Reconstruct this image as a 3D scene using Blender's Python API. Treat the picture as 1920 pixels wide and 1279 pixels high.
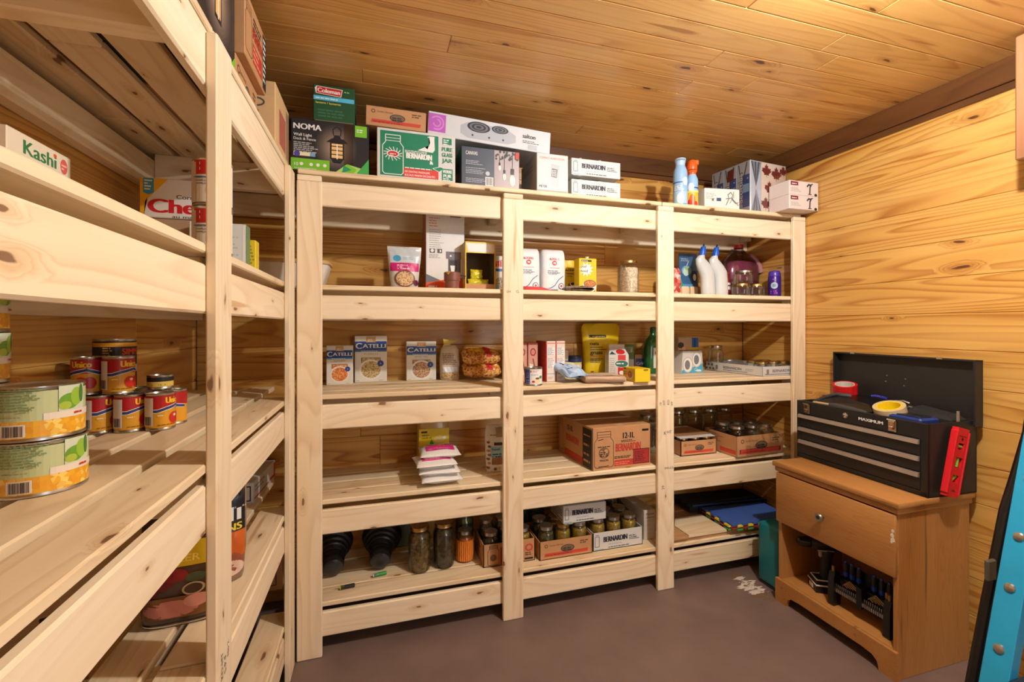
import bpy, bmesh, math, random
from math import sin, cos, pi, radians, sqrt
from mathutils import Matrix, Vector

for o in list(bpy.data.objects):
    bpy.data.objects.remove(o)
scene = bpy.context.scene
COL = scene.collection
rnd = random.Random(7)

# ------------------------------------------------------------ camera, light, exposure
EYE = 1.185                                   # camera height above the floor
cam_d = bpy.data.cameras.new('camera')
cam_d.sensor_width = 36.0
cam_d.lens = 841.0 / 1920.0 * 36.0
cam_d.shift_y = -(639.5 - 611.6) / 1920.0
cam_d.clip_start = 0.02
cam = bpy.data.objects.new('camera', cam_d)
COL.objects.link(cam)
cam.location = (0, 0, EYE)
cam.rotation_euler = (radians(90), 0, -radians(16.76))
scene.camera = cam

world = bpy.data.worlds.new('world')
scene.world = world
world.use_nodes = True
bgn = world.node_tree.nodes['Background']
bgn.inputs[0].default_value = (0.95, 0.97, 1.0, 1)
bgn.inputs[1].default_value = 0.35

LAMP = (1.10, 0.53, 2.035)                    # the room's bare ceiling bulb
ld = bpy.data.lights.new('ceiling_bulb_light', 'POINT')
ld.energy = 60
ld.color = (1.0, 0.985, 0.95)
ld.shadow_soft_size = 0.03
lo = bpy.data.objects.new('ceiling_bulb_light', ld)
COL.objects.link(lo)
lo.location = LAMP

# added fill light, unseen, shining in through the opening behind the camera
ad = bpy.data.lights.new('added_fill_light', 'AREA')
ad.shape = 'RECTANGLE'
ad.size = 0.85
ad.size_y = 1.7
ad.energy = 12
ad.color = (0.93, 0.97, 1.0)
ao = bpy.data.objects.new('added_fill_light', ad)
COL.objects.link(ao)
ao.location = (1.50, -1.60, 1.10)
ao.rotation_euler = (radians(90), 0, radians(24))

scene.view_settings.view_transform = 'Standard'
scene.view_settings.look = 'None'
scene.view_settings.gamma = 1.0
scene.view_settings.use_curve_mapping = False
scene.view_settings.exposure = 0.29

# ------------------------------------------------------------ materials
def lin(c):
    c = c / 255.0
    return c / 12.92 if c <= 0.04045 else ((c + 0.055) / 1.055) ** 2.4

def S(rgb):
    return (lin(rgb[0]), lin(rgb[1]), lin(rgb[2]), 1.0)

MATS = {}

def M(rgb, rough=0.5, metal=0.0, var=0.06, scale=60.0, bump=0.0, coat=0.0):
    key = (tuple(rgb), rough, metal, var, scale, bump, coat)
    if key in MATS:
        return MATS[key]
    m = bpy.data.materials.new('paint_%d_%d_%d' % tuple(rgb))
    m.use_nodes = True
    nt = m.node_tree
    b = nt.nodes['Principled BSDF']
    c = S(rgb)
    b.inputs['Roughness'].default_value = rough
    b.inputs['Metallic'].default_value = metal
    if coat:
        b.inputs['Coat Weight'].default_value = coat
        b.inputs['Coat Roughness'].default_value = 0.08
    if var > 0 or bump > 0:
        tc = nt.nodes.new('ShaderNodeTexCoord')
        nz = nt.nodes.new('ShaderNodeTexNoise')
        nz.inputs['Scale'].default_value = scale
        nz.inputs['Detail'].default_value = 3
        nt.links.new(tc.outputs['Object'], nz.inputs['Vector'])
        mr = nt.nodes.new('ShaderNodeMapRange')
        mr.inputs['To Min'].default_value = 1 - 2 * var
        mr.inputs['To Max'].default_value = 1 + 2 * var
        nt.links.new(nz.outputs['Fac'], mr.inputs['Value'])
        mx = nt.nodes.new('ShaderNodeVectorMath')
        mx.operation = 'SCALE'
        mx.inputs[0].default_value = c[:3]
        nt.links.new(mr.outputs[0], mx.inputs['Scale'])
        nt.links.new(mx.outputs[0], b.inputs['Base Color'])
        if bump > 0:
            bp = nt.nodes.new('ShaderNodeBump')
            bp.inputs['Strength'].default_value = bump
            bp.inputs['Distance'].default_value = 0.002
            nt.links.new(nz.outputs['Fac'], bp.inputs['Height'])
            nt.links.new(bp.outputs[0], b.inputs['Normal'])
    else:
        b.inputs['Base Color'].default_value = c
    MATS[key] = m
    return m

def wood(name, light, mid, dark, knot, density=0.4, rings=0.55, rough=0.5, freq=(1.0, 1.0), coat=0.0, knotscale=(2.2, 6.5), var=0.10):
    """pine: growth-ring contours drawn out along local x, fine fibre, scattered knots"""
    m = bpy.data.materials.new(name)
    m.use_nodes = True
    nt = m.node_tree
    L = nt.links.new
    N = nt.nodes.new
    b = nt.nodes['Principled BSDF']
    tc = N('ShaderNodeTexCoord')
    oi = N('ShaderNodeObjectInfo')
    ofs = N('ShaderNodeVectorMath'); ofs.operation = 'SCALE'
    ofs.inputs[0].default_value = (37.0, 11.3, 53.7)
    L(oi.outputs['Random'], ofs.inputs['Scale'])
    add = N('ShaderNodeVectorMath'); add.operation = 'ADD'
    L(tc.outputs['Object'], add.inputs[0]); L(ofs.outputs[0], add.inputs[1])
    sep = N('ShaderNodeSeparateXYZ'); L(add.outputs[0], sep.inputs[0])
    # knots
    yz = N('ShaderNodeMath'); yz.operation = 'ADD'
    L(sep.outputs['Y'], yz.inputs[0]); L(sep.outputs['Z'], yz.inputs[1])
    kx = N('ShaderNodeMath'); kx.operation = 'MULTIPLY'; kx.inputs[1].default_value = knotscale[0]; L(sep.outputs['X'], kx.inputs[0])
    ky = N('ShaderNodeMath'); ky.operation = 'MULTIPLY'; ky.inputs[1].default_value = knotscale[1]; L(yz.outputs[0], ky.inputs[0])
    kv0 = N('ShaderNodeCombineXYZ'); L(kx.outputs[0], kv0.inputs[0]); L(ky.outputs[0], kv0.inputs[1])
    jn = N('ShaderNodeTexNoise'); jn.inputs['Scale'].default_value = 5.0; jn.inputs['Detail'].default_value = 2
    L(kv0.outputs[0], jn.inputs['Vector'])
    js = N('ShaderNodeVectorMath'); js.operation = 'MULTIPLY_ADD'; js.inputs[1].default_value = (.16, .16, 0); L(jn.outputs['Color'], js.inputs[0]); L(kv0.outputs[0], js.inputs[2])
    kv = js
    vor = N('ShaderNodeTexVoronoi'); vor.voronoi_dimensions = '2D'; vor.inputs['Scale'].default_value = 1.0
    L(kv.outputs[0], vor.inputs['Vector'])
    sc = N('ShaderNodeSeparateColor'); L(vor.outputs['Color'], sc.inputs[0])
    has = N('ShaderNodeMath'); has.operation = 'LESS_THAN'; has.inputs[1].default_value = density
    L(sc.outputs[0], has.inputs[0])
    ksz = N('ShaderNodeMapRange'); ksz.inputs['To Min'].default_value = 0.02; ksz.inputs['To Max'].default_value = 0.085
    L(sc.outputs[1], ksz.inputs['Value'])
    rel = N('ShaderNodeMath'); rel.operation = 'DIVIDE'
    L(vor.outputs['Distance'], rel.inputs[0]); L(ksz.outputs[0], rel.inputs[1])
    core = N('ShaderNodeMapRange'); core.interpolation_type = 'SMOOTHSTEP'
    core.inputs['From Min'].default_value = 0.65; core.inputs['From Max'].default_value = 1.1
    core.inputs['To Min'].default_value = 1; core.inputs['To Max'].default_value = 0
    L(rel.outputs[0], core.inputs['Value'])
    coreh = N('ShaderNodeMath'); coreh.operation = 'MULTIPLY'; L(core.outputs[0], coreh.inputs[0]); L(has.outputs[0], coreh.inputs[1])
    halo = N('ShaderNodeMapRange'); halo.interpolation_type = 'SMOOTHSTEP'
    halo.inputs['From Min'].default_value = 0.4; halo.inputs['From Max'].default_value = 4.2
    halo.inputs['To Min'].default_value = 1; halo.inputs['To Max'].default_value = 0
    L(rel.outputs[0], halo.inputs['Value'])
    haloh = N('ShaderNodeMath'); haloh.operation = 'MULTIPLY'; L(halo.outputs[0], haloh.inputs[0]); L(has.outputs[0], haloh.inputs[1])
    # ring contours
    mp = N('ShaderNodeMapping'); mp.inputs['Scale'].default_value = (0.9 * freq[0], 7.5 * freq[1], 7.5 * freq[1])
    L(add.outputs[0], mp.inputs['Vector'])
    n1 = N('ShaderNodeTexNoise'); n1.inputs['Scale'].default_value = 1.0; n1.inputs['Detail'].default_value = 1.2
    n1.inputs['Roughness'].default_value = 0.4
    L(mp.outputs[0], n1.inputs['Vector'])
    warp = N('ShaderNodeMath'); warp.operation = 'MULTIPLY_ADD'; warp.inputs[1].default_value = 0.22
    L(haloh.outputs[0], warp.inputs[0]); L(n1.outputs['Fac'], warp.inputs[2])
    mul = N('ShaderNodeMath'); mul.operation = 'MULTIPLY'; mul.inputs[1].default_value = 15.0; L(warp.outputs[0], mul.inputs[0])
    fr = N('ShaderNodeMath'); fr.operation = 'FRACT'; L(mul.outputs[0], fr.inputs[0])
    rg = N('ShaderNodeValToRGB')
    e = rg.color_ramp.elements
    e[0].position = 0.0; e[0].color = (0, 0, 0, 1)
    e[1].position = 1.0; e[1].color = (0, 0, 0, 1)
    a = e.new(0.5); a.color = (0.25, 0.25, 0.25, 1)
    a = e.new(0.84); a.color = (1, 1, 1, 1)
    L(fr.outputs[0], rg.inputs[0])
    # fibre
    mp2 = N('ShaderNodeMapping'); mp2.inputs['Scale'].default_value = (3.0, 95, 95)
    L(add.outputs[0], mp2.inputs['Vector'])
    n2 = N('ShaderNodeTexNoise'); n2.inputs['Scale'].default_value = 1.0; n2.inputs['Detail'].default_value = 3
    L(mp2.outputs[0], n2.inputs['Vector'])
    mp3 = N('ShaderNodeMapping'); mp3.inputs['Scale'].default_value = (1.1, 9, 9)
    L(add.outputs[0], mp3.inputs['Vector'])
    n3 = N('ShaderNodeTexNoise'); n3.inputs['Scale'].default_value = 1.0; n3.inputs['Detail'].default_value = 2
    L(mp3.outputs[0], n3.inputs['Vector'])

    def mix(fac, c1, c2, scale=None):
        x = N('ShaderNodeMix'); x.data_type = 'RGBA'
        if scale is not None:
            q = N('ShaderNodeMath'); q.operation = 'MULTIPLY'; q.inputs[1].default_value = scale
            L(fac, q.inputs[0]); fac = q.outputs[0]
        L(fac, x.inputs[0])
        for i, c in ((6, c1), (7, c2)):
            if isinstance(c, tuple):
                x.inputs[i].default_value = S(c)
            else:
                L(c, x.inputs[i])
        return x.outputs[2]
    fib = N('ShaderNodeMapRange'); fib.inputs['From Min'].default_value = 0.3; fib.inputs['From Max'].default_value = 0.75
    L(n2.outputs['Fac'], fib.inputs['Value'])
    tone = N('ShaderNodeMapRange'); tone.inputs['From Min'].default_value = 0.35; tone.inputs['From Max'].default_value = 0.7
    L(n3.outputs['Fac'], tone.inputs['Value'])
    c = mix(tone.outputs[0], light, mid)
    c = mix(fib.outputs[0], c, mid, 0.55)
    # ring strength fades in and out
    rs = N('ShaderNodeMath'); rs.operation = 'MULTIPLY'; L(rg.outputs[0], rs.inputs[0]); L(tone.outputs[0], rs.inputs[1])
    rs2 = N('ShaderNodeMath'); rs2.operation = 'MULTIPLY_ADD'; rs2.inputs[1].default_value = 0.75
    q = N('ShaderNodeMath'); q.operation = 'MULTIPLY'; q.inputs[1].default_value = 0.3; L(rg.outputs[0], q.inputs[0])
    L(rs.outputs[0], rs2.inputs[0]); L(q.outputs[0], rs2.inputs[2])
    c = mix(rs2.outputs[0], c, dark, rings)
    c = mix(haloh.outputs[0], c, dark, 0.55)
    c = mix(coreh.outputs[0], c, knot, 0.92)
    mp4 = N('ShaderNodeMapping'); mp4.inputs['Scale'].default_value = (2.6, 34, 34)
    L(add.outputs[0], mp4.inputs['Vector'])
    n4 = N('ShaderNodeTexNoise'); n4.inputs['Scale'].default_value = 1.0; n4.inputs['Detail'].default_value = 1
    L(mp4.outputs[0], n4.inputs['Vector'])
    st = N('ShaderNodeMapRange'); st.inputs['From Min'].default_value = 0.70; st.inputs['From Max'].default_value = 0.78
    L(n4.outputs['Fac'], st.inputs['Value'])
    c = mix(st.outputs[0], c, dark, 0.8)
    hsv = N('ShaderNodeHueSaturation')
    mr = N('ShaderNodeMapRange'); mr.inputs['To Min'].default_value = 1 - var; mr.inputs['To Max'].default_value = 1 + var
    L(oi.outputs['Random'], mr.inputs['Value']); L(mr.outputs[0], hsv.inputs['Value'])
    L(c, hsv.inputs['Color'])
    L(hsv.outputs[0], b.inputs['Base Color'])
    b.inputs['Roughness'].default_value = rough
    if coat:
        b.inputs['Coat Weight'].default_value = coat
        b.inputs['Coat Roughness'].default_value = 0.22
    bp = N('ShaderNodeBump'); bp.inputs['Strength'].default_value = 0.15; bp.inputs['Distance'].default_value = 0.001
    L(n2.outputs['Fac'], bp.inputs['Height']); L(bp.outputs[0], b.inputs['Normal'])
    return m

W_SHELF = wood('spruce_lumber', (243, 229, 204), (236, 216, 182), (202, 164, 116), (120, 84, 58), density=0.42, rings=0.42, rough=0.6, knotscale=(5.0, 15.0), var=.05)
W_DECK = wood('spruce_deck', (242, 226, 196), (230, 207, 168), (192, 153, 104), (112, 76, 50), density=0.42, rings=0.45, rough=0.6, knotscale=(4.5, 13.0), var=.05)
W_WALL = wood('varnished_wall_pine', (214, 170, 96), (205, 156, 76), (156, 88, 22), (74, 40, 20), density=0.36, rings=0.95, rough=0.38, coat=0.25, knotscale=(2.8, 8.5), var=.035, freq=(.62, 1.15))
W_CEIL = wood('varnished_ceiling_pine', (234, 190, 120), (224, 172, 96), (168, 100, 36), (74, 42, 22), density=0.40, rings=0.55, rough=0.36, coat=0.3, knotscale=(3.0, 10.0), var=.05, freq=(.6, 1.3))
W_TRIM = wood('stained_crown', (100, 62, 30), (86, 50, 22), (58, 32, 13), (40, 20, 10), density=0.12, rings=0.5, rough=0.4, coat=0.2)
W_PLANK = wood('brown_hanging_plank', (182, 130, 88), (160, 108, 70), (108, 64, 38), (60, 34, 22), density=0.15, rings=0.8, rough=0.55)
W_OAK = wood('oak_laminate', (182, 132, 76), (170, 118, 62), (130, 82, 38), (140, 90, 44), density=0.0, rings=0.45, rough=0.42, freq=(2.0, 3.2), var=.03)
W_PLY = wood('plywood_offcut', (196, 154, 106), (176, 134, 88), (140, 98, 60), (110, 76, 46), density=0.1, rings=0.5, rough=0.6)

def thin_clear(name, tint, gloss=0.12, rough=0.03):
    """clear film or thin glass: mostly straight-through light with a fresnel sheen"""
    m = bpy.data.materials.new(name)
    m.use_nodes = True
    nt = m.node_tree
    out = nt.nodes['Material Output']
    nt.nodes.remove(nt.nodes['Principled BSDF'])
    tr = nt.nodes.new('ShaderNodeBsdfTransparent'); tr.inputs[0].default_value = S(tint)
    gl = nt.nodes.new('ShaderNodeBsdfGlossy'); gl.inputs['Roughness'].default_value = rough
    fr = nt.nodes.new('ShaderNodeLayerWeight'); fr.inputs[0].default_value = 0.35
    ml = nt.nodes.new('ShaderNodeMath'); ml.operation = 'MULTIPLY_ADD'; ml.inputs[1].default_value = 0.55; ml.inputs[2].default_value = gloss
    nt.links.new(fr.outputs['Fresnel'], ml.inputs[0])
    mx = nt.nodes.new('ShaderNodeMixShader')
    nt.links.new(ml.outputs[0], mx.inputs[0]); nt.links.new(tr.outputs[0], mx.inputs[1]); nt.links.new(gl.outputs[0], mx.inputs[2])
    nt.links.new(mx.outputs[0], out.inputs[0])
    return m

GLASS = thin_clear('jar_glass', (250, 253, 251), 0.05)
FILM = thin_clear('clear_film', (252, 252, 251), 0.07, 0.12)
GREENGLASS = thin_clear('green_glass', (70, 160, 80), 0.06)

def speckle(name, c1, c2, scale, rough=0.6, c3=None, bump=0.4):
    """contents seen through glass or printed food: cells in two or three colours"""
    m = bpy.data.materials.new(name)
    m.use_nodes = True
    nt = m.node_tree
    b = nt.nodes['Principled BSDF']
    tc = nt.nodes.new('ShaderNodeTexCoord')
    v = nt.nodes.new('ShaderNodeTexVoronoi'); v.inputs['Scale'].default_value = scale
    nt.links.new(tc.outputs['Object'], v.inputs['Vector'])
    sp = nt.nodes.new('ShaderNodeSeparateColor'); nt.links.new(v.outputs['Color'], sp.inputs[0])
    rp = nt.nodes.new('ShaderNodeValToRGB')
    rp.color_ramp.elements[0].color = S(c1); rp.color_ramp.elements[0].position = 0.15
    rp.color_ramp.elements[1].color = S(c2); rp.color_ramp.elements[1].position = 0.85
    if c3:
        k = rp.color_ramp.elements.new(0.5); k.color = S(c3)
    nt.links.new(sp.outputs[0], rp.inputs[0])
    nt.links.new(rp.outputs[0], b.inputs['Base Color'])
    b.inputs['Roughness'].default_value = rough
    bp = nt.nodes.new('ShaderNodeBump'); bp.inputs['Strength'].default_value = bump; bp.inputs['Distance'].default_value = 0.002
    nt.links.new(v.outputs['Distance'], bp.inputs['Height']); nt.links.new(bp.outputs[0], b.inputs['Normal'])
    return m

KRAFT = M((190, 142, 98), 0.75, var=0.05, scale=25)
KRAFTD = M((168, 122, 82), 0.75, var=0.05, scale=25)
WHITEC = M((212, 211, 208), 0.5, var=0.02)
BLACK = M((16, 16, 17), 0.45, var=0.05)
INK = M((24, 24, 26), 0.5, var=0.0)
WHITE = M((235, 235, 232), 0.5, var=0.0)
RED = M((200, 34, 34), 0.5, var=0.0)
STEEL = M((196, 194, 188), 0.28, 1.0, var=0.03)
CHROME = M((214, 214, 212), 0.14, 1.0, var=0.0)
GOLDLID = M((196, 164, 104), 0.3, 1.0, var=0.03)

# ------------------------------------------------------------ mesh building
class B:
    def __init__(s):
        s.bm = bmesh.new(); s.mats = []

    def mi(s, m):
        if m not in s.mats:
            s.mats.append(m)
        return s.mats.index(m)

    def face(s, vs, m):
        try:
            f = s.bm.faces.new(vs); f.material_index = s.mi(m); return f
        except ValueError:
            return None

    def box(s, x0, x1, y0, y1, z0, z1, m, bev=0.0, seg=1, mat=None):
        k = s.mi(m)
        v = [s.bm.verts.new(p) for p in ((x0, y0, z0), (x1, y0, z0), (x1, y1, z0), (x0, y1, z0), (x0, y0, z1), (x1, y0, z1), (x1, y1, z1), (x0, y1, z1))]
        fs = [s.bm.faces.new([v[i] for i in q]) for q in ((3, 2, 1, 0), (4, 5, 6, 7), (0, 1, 5, 4), (1, 2, 6, 5), (2, 3, 7, 6), (3, 0, 4, 7))]
        for f in fs:
            f.material_index = k
        if mat is not None:
            bmesh.ops.transform(s.bm, matrix=mat, verts=v)
        if bev > 0:
            es = list({e for f in fs for e in f.edges})
            bmesh.ops.bevel(s.bm, geom=es, offset=bev, segments=seg, affect='EDGES', profile=0.5)
        return s

    def lathe(s, prof, m, n=24, c=(0, 0, 0), axis='z', cap0=True, cap1=True, ang=None):
        rings = []
        for r, z in prof:
            ring = []
            for i in range(n):
                a = 2 * pi * i / n
                p = (r * cos(a), r * sin(a), z)
                if axis == 'y':
                    p = (p[0], -p[2], p[1])
                elif axis == 'x':
                    p = (p[2], p[0], p[1])
                ring.append(s.bm.verts.new((p[0] + c[0], p[1] + c[1], p[2] + c[2])))
            rings.append(ring)
        for a, b in zip(rings, rings[1:]):
            for i in range(n):
                s.face((a[i], a[(i + 1) % n], b[(i + 1) % n], b[i]), m)
        if cap0: s.face(rings[0][::-1], m)
        if cap1: s.face(rings[-1], m)
        return s

    def loft(s, rings, m, cap0=True, cap1=True):
        vr = [[s.bm.verts.new(p) for p in r] for r in rings]
        n = len(vr[0])
        for a, b in zip(vr, vr[1:]):
            for i in range(n):
                s.face((a[i], a[(i + 1) % n], b[(i + 1) % n], b[i]), m)
        if cap0: s.face(vr[0][::-1], m)
        if cap1: s.face(vr[-1], m)
        return s

    def tube(s, path, r, m, n=8, flat=1.0):
        P = [Vector(p) for p in path]
        rings = []
        up = None
        for i, p in enumerate(P):
            t = (P[min(i + 1, len(P) - 1)] - P[max(i - 1, 0)]).normalized()
            if up is None:
                up = Vector((0, 0, 1)) if abs(t.z) < 0.9 else Vector((0, 1, 0))
            a = t.cross(up).normalized(); u = a.cross(t).normalized(); up = u
            rr = r[i] if isinstance(r, (list, tuple)) else r
            rings.append([p + a * rr * cos(2 * pi * k / n) + u * rr * flat * sin(2 * pi * k / n) for k in range(n)])
        return s.loft(rings, m)

    def prism(s, poly, a0, a1, m, plane='xz'):
        """poly extruded: plane xz along y, yz along x, xy along z"""
        def P(p, t):
            return (p[0], t, p[1]) if plane == 'xz' else ((t, p[0], p[1]) if plane == 'yz' else (p[0], p[1], t))
        return s.loft([[P(p, a0) for p in poly], [P(p, a1) for p in poly]], m)

    def xf(s, mat):
        bmesh.ops.transform(s.bm, matrix=mat, verts=s.bm.verts[:]); return s

    def done(s, name, parent=None, loc=None, smooth=0.6, fixn=True, **props):
        if fixn:
            bmesh.ops.recalc_face_normals(s.bm, faces=s.bm.faces[:])
        me = bpy.data.meshes.new(name)
        s.bm.to_mesh(me); s.bm.free()
        for m in s.mats:
            me.materials.append(m)
        if smooth:
            me.polygons.foreach_set('use_smooth', [True] * len(me.polygons))
            me.set_sharp_from_angle(angle=smooth)
        o = bpy.data.objects.new(name, me)
        COL.objects.link(o)
        if parent: o.parent = parent
        if loc: o.location = loc
        for k, v in props.items():
            o[k] = v
        return o

def thing(name, label, cat, loc=(0, 0, 0), rot=0.0, group=None, tilt=None):
    o = bpy.data.objects.new(name, None)
    o.empty_display_size = 0.03
    COL.objects.link(o)
    o.location = loc
    o.rotation_euler = (tilt[0] if tilt else 0, tilt[1] if tilt else 0, rot)
    o['label'] = label; o['category'] = cat
    if group: o['group'] = group
    return o

def tag(o, label, cat, group=None):
    o['label'] = label; o['category'] = cat
    if group: o['group'] = group
    return o

def copy_thing(src, label, loc, rot=None, group=None, tilt=None):
    r = src.copy(); COL.objects.link(r)
    r.location = loc
    if rot is not None: r.rotation_euler = (tilt[0] if tilt else 0, tilt[1] if tilt else 0, rot)
    r['label'] = label
    if group: r['group'] = group
    def rec(a, b):
        for ch in list(a.children):
            c = ch.copy(); COL.objects.link(c); c.parent = b
            rec(ch, c)
    rec(src, r)
    return r

# ------------------------------------------------------------ print (flat ink on packaging)
GLYPH = {}

def glyphs(s, bold):
    k = (s, bold)
    if k in GLYPH: return GLYPH[k]
    cu = bpy.data.curves.new('t', 'FONT')
    cu.body = s; cu.resolution_u = 4; cu.fill_mode = 'FRONT'
    o = bpy.data.objects.new('t', cu)
    COL.objects.link(o)
    dg = bpy.context.evaluated_depsgraph_get()
    me = bpy.data.meshes.new_from_object(o.evaluated_get(dg))
    vs = [(v.co.x, v.co.y) for v in me.vertices]
    fs = [tuple(p.vertices) for p in me.polygons]
    bpy.data.objects.remove(o); bpy.data.curves.remove(cu); bpy.data.meshes.remove(me)
    GLYPH[k] = (vs, fs)
    return GLYPH[k]

class Ink:
    """flat printed shapes in a face's own (u, v) metres, laid on the package by mp(u, v, lift)"""
    def __init__(s, mp, step=None, eps=0.00025):
        s.b = B(); s.mp = mp; s.n = 0; s.step = step; s.eps = eps

    def V(s, u, v):
        return s.b.bm.verts.new(s.mp(u, v, s.eps + (.00014 if s.step else .00003) * s.n))

    def rect(s, u0, v0, u1, v1, m, skew=0.0):
        s.n += 1
        nu = nv = 1
        if s.step:
            nu = max(1, int(abs(u1 - u0) / s.step + .99)); nv = max(1, int(abs(v1 - v0) / s.step + .99))
        g = [[s.V(u0 + (u1 - u0) * i / nu + skew * j / nv, v0 + (v1 - v0) * j / nv) for i in range(nu + 1)] for j in range(nv + 1)]
        for j in range(nv):
            for i in range(nu):
                s.b.face((g[j][i], g[j][i + 1], g[j + 1][i + 1], g[j + 1][i]), m)
        return s

    def poly(s, pts, m):
        s.n += 1
        if len(pts) > 4 or s.step:
            cu = sum(p[0] for p in pts) / len(pts); cv = sum(p[1] for p in pts) / len(pts)
            c = s.V(cu, cv)
            k = max(3, int(max(abs(p[0] - cu) for p in pts) / s.step + 1)) if s.step else 1
            prev = None
            for t in range(1, k + 1):
                ring = [s.V(cu + (p[0] - cu) * t / k, cv + (p[1] - cv) * t / k) for p in pts]
                for i in range(len(pts)):
                    j = (i + 1) % len(pts)
                    if prev is None: s.b.face((c, ring[i], ring[j]), m)
                    else: s.b.face((prev[i], ring[i], ring[j], prev[j]), m)
                prev = ring
        else:
            s.b.face([s.V(*p) for p in pts], m)
        return s

    def ell(s, cu, cv, ru, rv, m, n=20):
        return s.poly([(cu + ru * cos(2 * pi * i / n), cv + rv * sin(2 * pi * i / n)) for i in range(n)], m)

    def line(s, pts, w, m):
        for a, b in zip(pts, pts[1:]):
            du, dv = b[0] - a[0], b[1] - a[1]
            l = sqrt(du * du + dv * dv) or 1
            nu, nv = -dv / l * w / 2, du / l * w / 2
            eu, ev = du / l * w / 4, dv / l * w / 4
            s.n += 0.3
            q = max(1, int(l / s.step + .99)) if s.step else 1
            if q > 1:
                A = [(s.V(a[0] + du * t / q + nu, a[1] + dv * t / q + nv), s.V(a[0] + du * t / q - nu, a[1] + dv * t / q - nv)) for t in range(q + 1)]
                for t in range(q): s.b.face((A[t][0], A[t][1], A[t + 1][1], A[t + 1][0]), m)
                continue
            s.b.face([s.V(a[0] - eu + nu, a[1] - ev + nv), s.V(a[0] - eu - nu, a[1] - ev - nv), s.V(b[0] + eu - nu, b[1] + ev - nv), s.V(b[0] + eu + nu, b[1] + ev + nv)], m)
        return s

    def text(s, t, u, v, h, m, w=None, al='l', bold=1, rot=0.0, arc=None):
        """v is the base line, h the capital height"""
        s.n += 1
        vs, fs = glyphs(t, 0)
        if not vs: return s
        x0 = min(p[0] for p in vs); x1 = max(p[0] for p in vs)
        k = h / 0.72
        kx = k if w is None else w / (x1 - x0)
        W = (x1 - x0) * kx
        o = 0 if al == 'l' else (-W / 2 if al == 'c' else -W)
        # heavier weights are struck twice or three times, a hair apart
        st = h * .028 * min(bold, 3)
        for q in ((0,) if bold < .2 else ((-st, st) if bold < 1.6 else (-st, 0, st))):
            out = []
            for p in vs:
                a, b = (p[0] - x0) * kx + o + q, p[1] * k
                if arc: b -= arc * a * a
                out.append(s.V(u + a * cos(rot) - b * sin(rot), v + a * sin(rot) + b * cos(rot)))
            for f in fs:
                s.b.face([out[i] for i in f], m)
            s.n += .3
        return s

    def fine(s, u, v, w, rows, dh, m, seed=1):
        """small print too fine to read: word-length dashes"""
        r = random.Random(seed)
        s.n += 1
        for i in range(rows):
            x = u; end = u + w * r.uniform(0.6, 1.0)
            while x < end:
                l = min(dh * r.uniform(0.9, 2.6), end - x)
                z = v - i * dh
                s.b.face([s.V(x, z), s.V(x + l, z), s.V(x + l, z + dh * .5), s.V(x, z + dh * .5)], m)
                x += l + dh * 0.35
        return s

    def bars(s, u, v, w, h, m, bg=None, seed=3):
        if bg: s.rect(u - w * .06, v - h * .1, u + w * 1.06, v + h * 1.08, bg)
        r = random.Random(seed); x = u
        s.n += 1
        while x < u + w:
            l = w * r.choice((.012, .02, .035))
            s.b.face([s.V(x, v), s.V(x + l, v), s.V(x + l, v + h), s.V(x, v + h)], m)
            x += l + w * r.choice((.014, .022, .03))
        return s

    def put(s, name, parent, **kw):
        return s.b.done(name, parent, smooth=0, fixn=False, **kw)

def front(d):  return lambda u, v, e: (u, -d / 2 - e, v)
def back_(d):  return lambda u, v, e: (-u, d / 2 + e, v)
def lside(w):  return lambda u, v, e: (-w / 2 - e, -u, v)
def rside(w):  return lambda u, v, e: (w / 2 + e, u, v)
def topf(h):   return lambda u, v, e: (u, v, h + e)
def cyl(r):    return lambda u, v, e: ((r + e) * sin(u / r), -(r + e) * cos(u / r), v)

def carton(name, label, cat, w, d, h, loc, m, rot=0.0, group=None, tilt=None, bev=0.002, part='box_body'):
    t = thing(name, label, cat, loc, rot, group, tilt)
    B().box(-w / 2, w / 2, -d / 2, d / 2, 0, h, m, bev).done(part, t)
    return t

# ------------------------------------------------------------ the room
XL, XR, YB, YF, ZC = -0.71, 2.065, 2.14, -1.25, 2.097

def rotm(kind):
    X, Y, Z = Vector((1, 0, 0)), Vector((0, 1, 0)), Vector((0, 0, 1))
    c = {'X_flat': (X, Y, Z), 'X_up': (X, Z, -Y), 'Z_x': (Z, X, Y), 'Y_up': (Y, Z, X), 'Y_flat': (Y, -X, Z), 'Z_y': (Z, Y, -X)}[kind]
    return Matrix((c[0], c[1], c[2])).transposed()
EUL = {k: rotm(k).to_euler() for k in ('X_flat', 'X_up', 'Z_x', 'Y_up', 'Y_flat', 'Z_y')}
BM_CACHE = {}

def board(name, parent, ori, c, length, width, thick, m, bev=0.003, **props):
    """one piece of timber, grain along its own x"""
    k = (round(length, 4), round(width, 4), round(thick, 4), m.name, bev)
    if k in BM_CACHE:
        o = bpy.data.objects.new(name, BM_CACHE[k]); COL.objects.link(o)
    else:
        o = B().box(-length / 2, length / 2, -width / 2, width / 2, -thick / 2, thick / 2, m, bev).done(name, smooth=0)
        BM_CACHE[k] = o.data
    pl = parent.location if parent else Vector((0, 0, 0))
    o.location = Vector(c) - pl
    o.rotation_euler = EUL[ori]
    if parent: o.parent = parent
    for a, b in props.items(): o[a] = b
    return o

def struct(name, b, **kw):
    return b.done(name, kind='structure', **kw)

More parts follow.
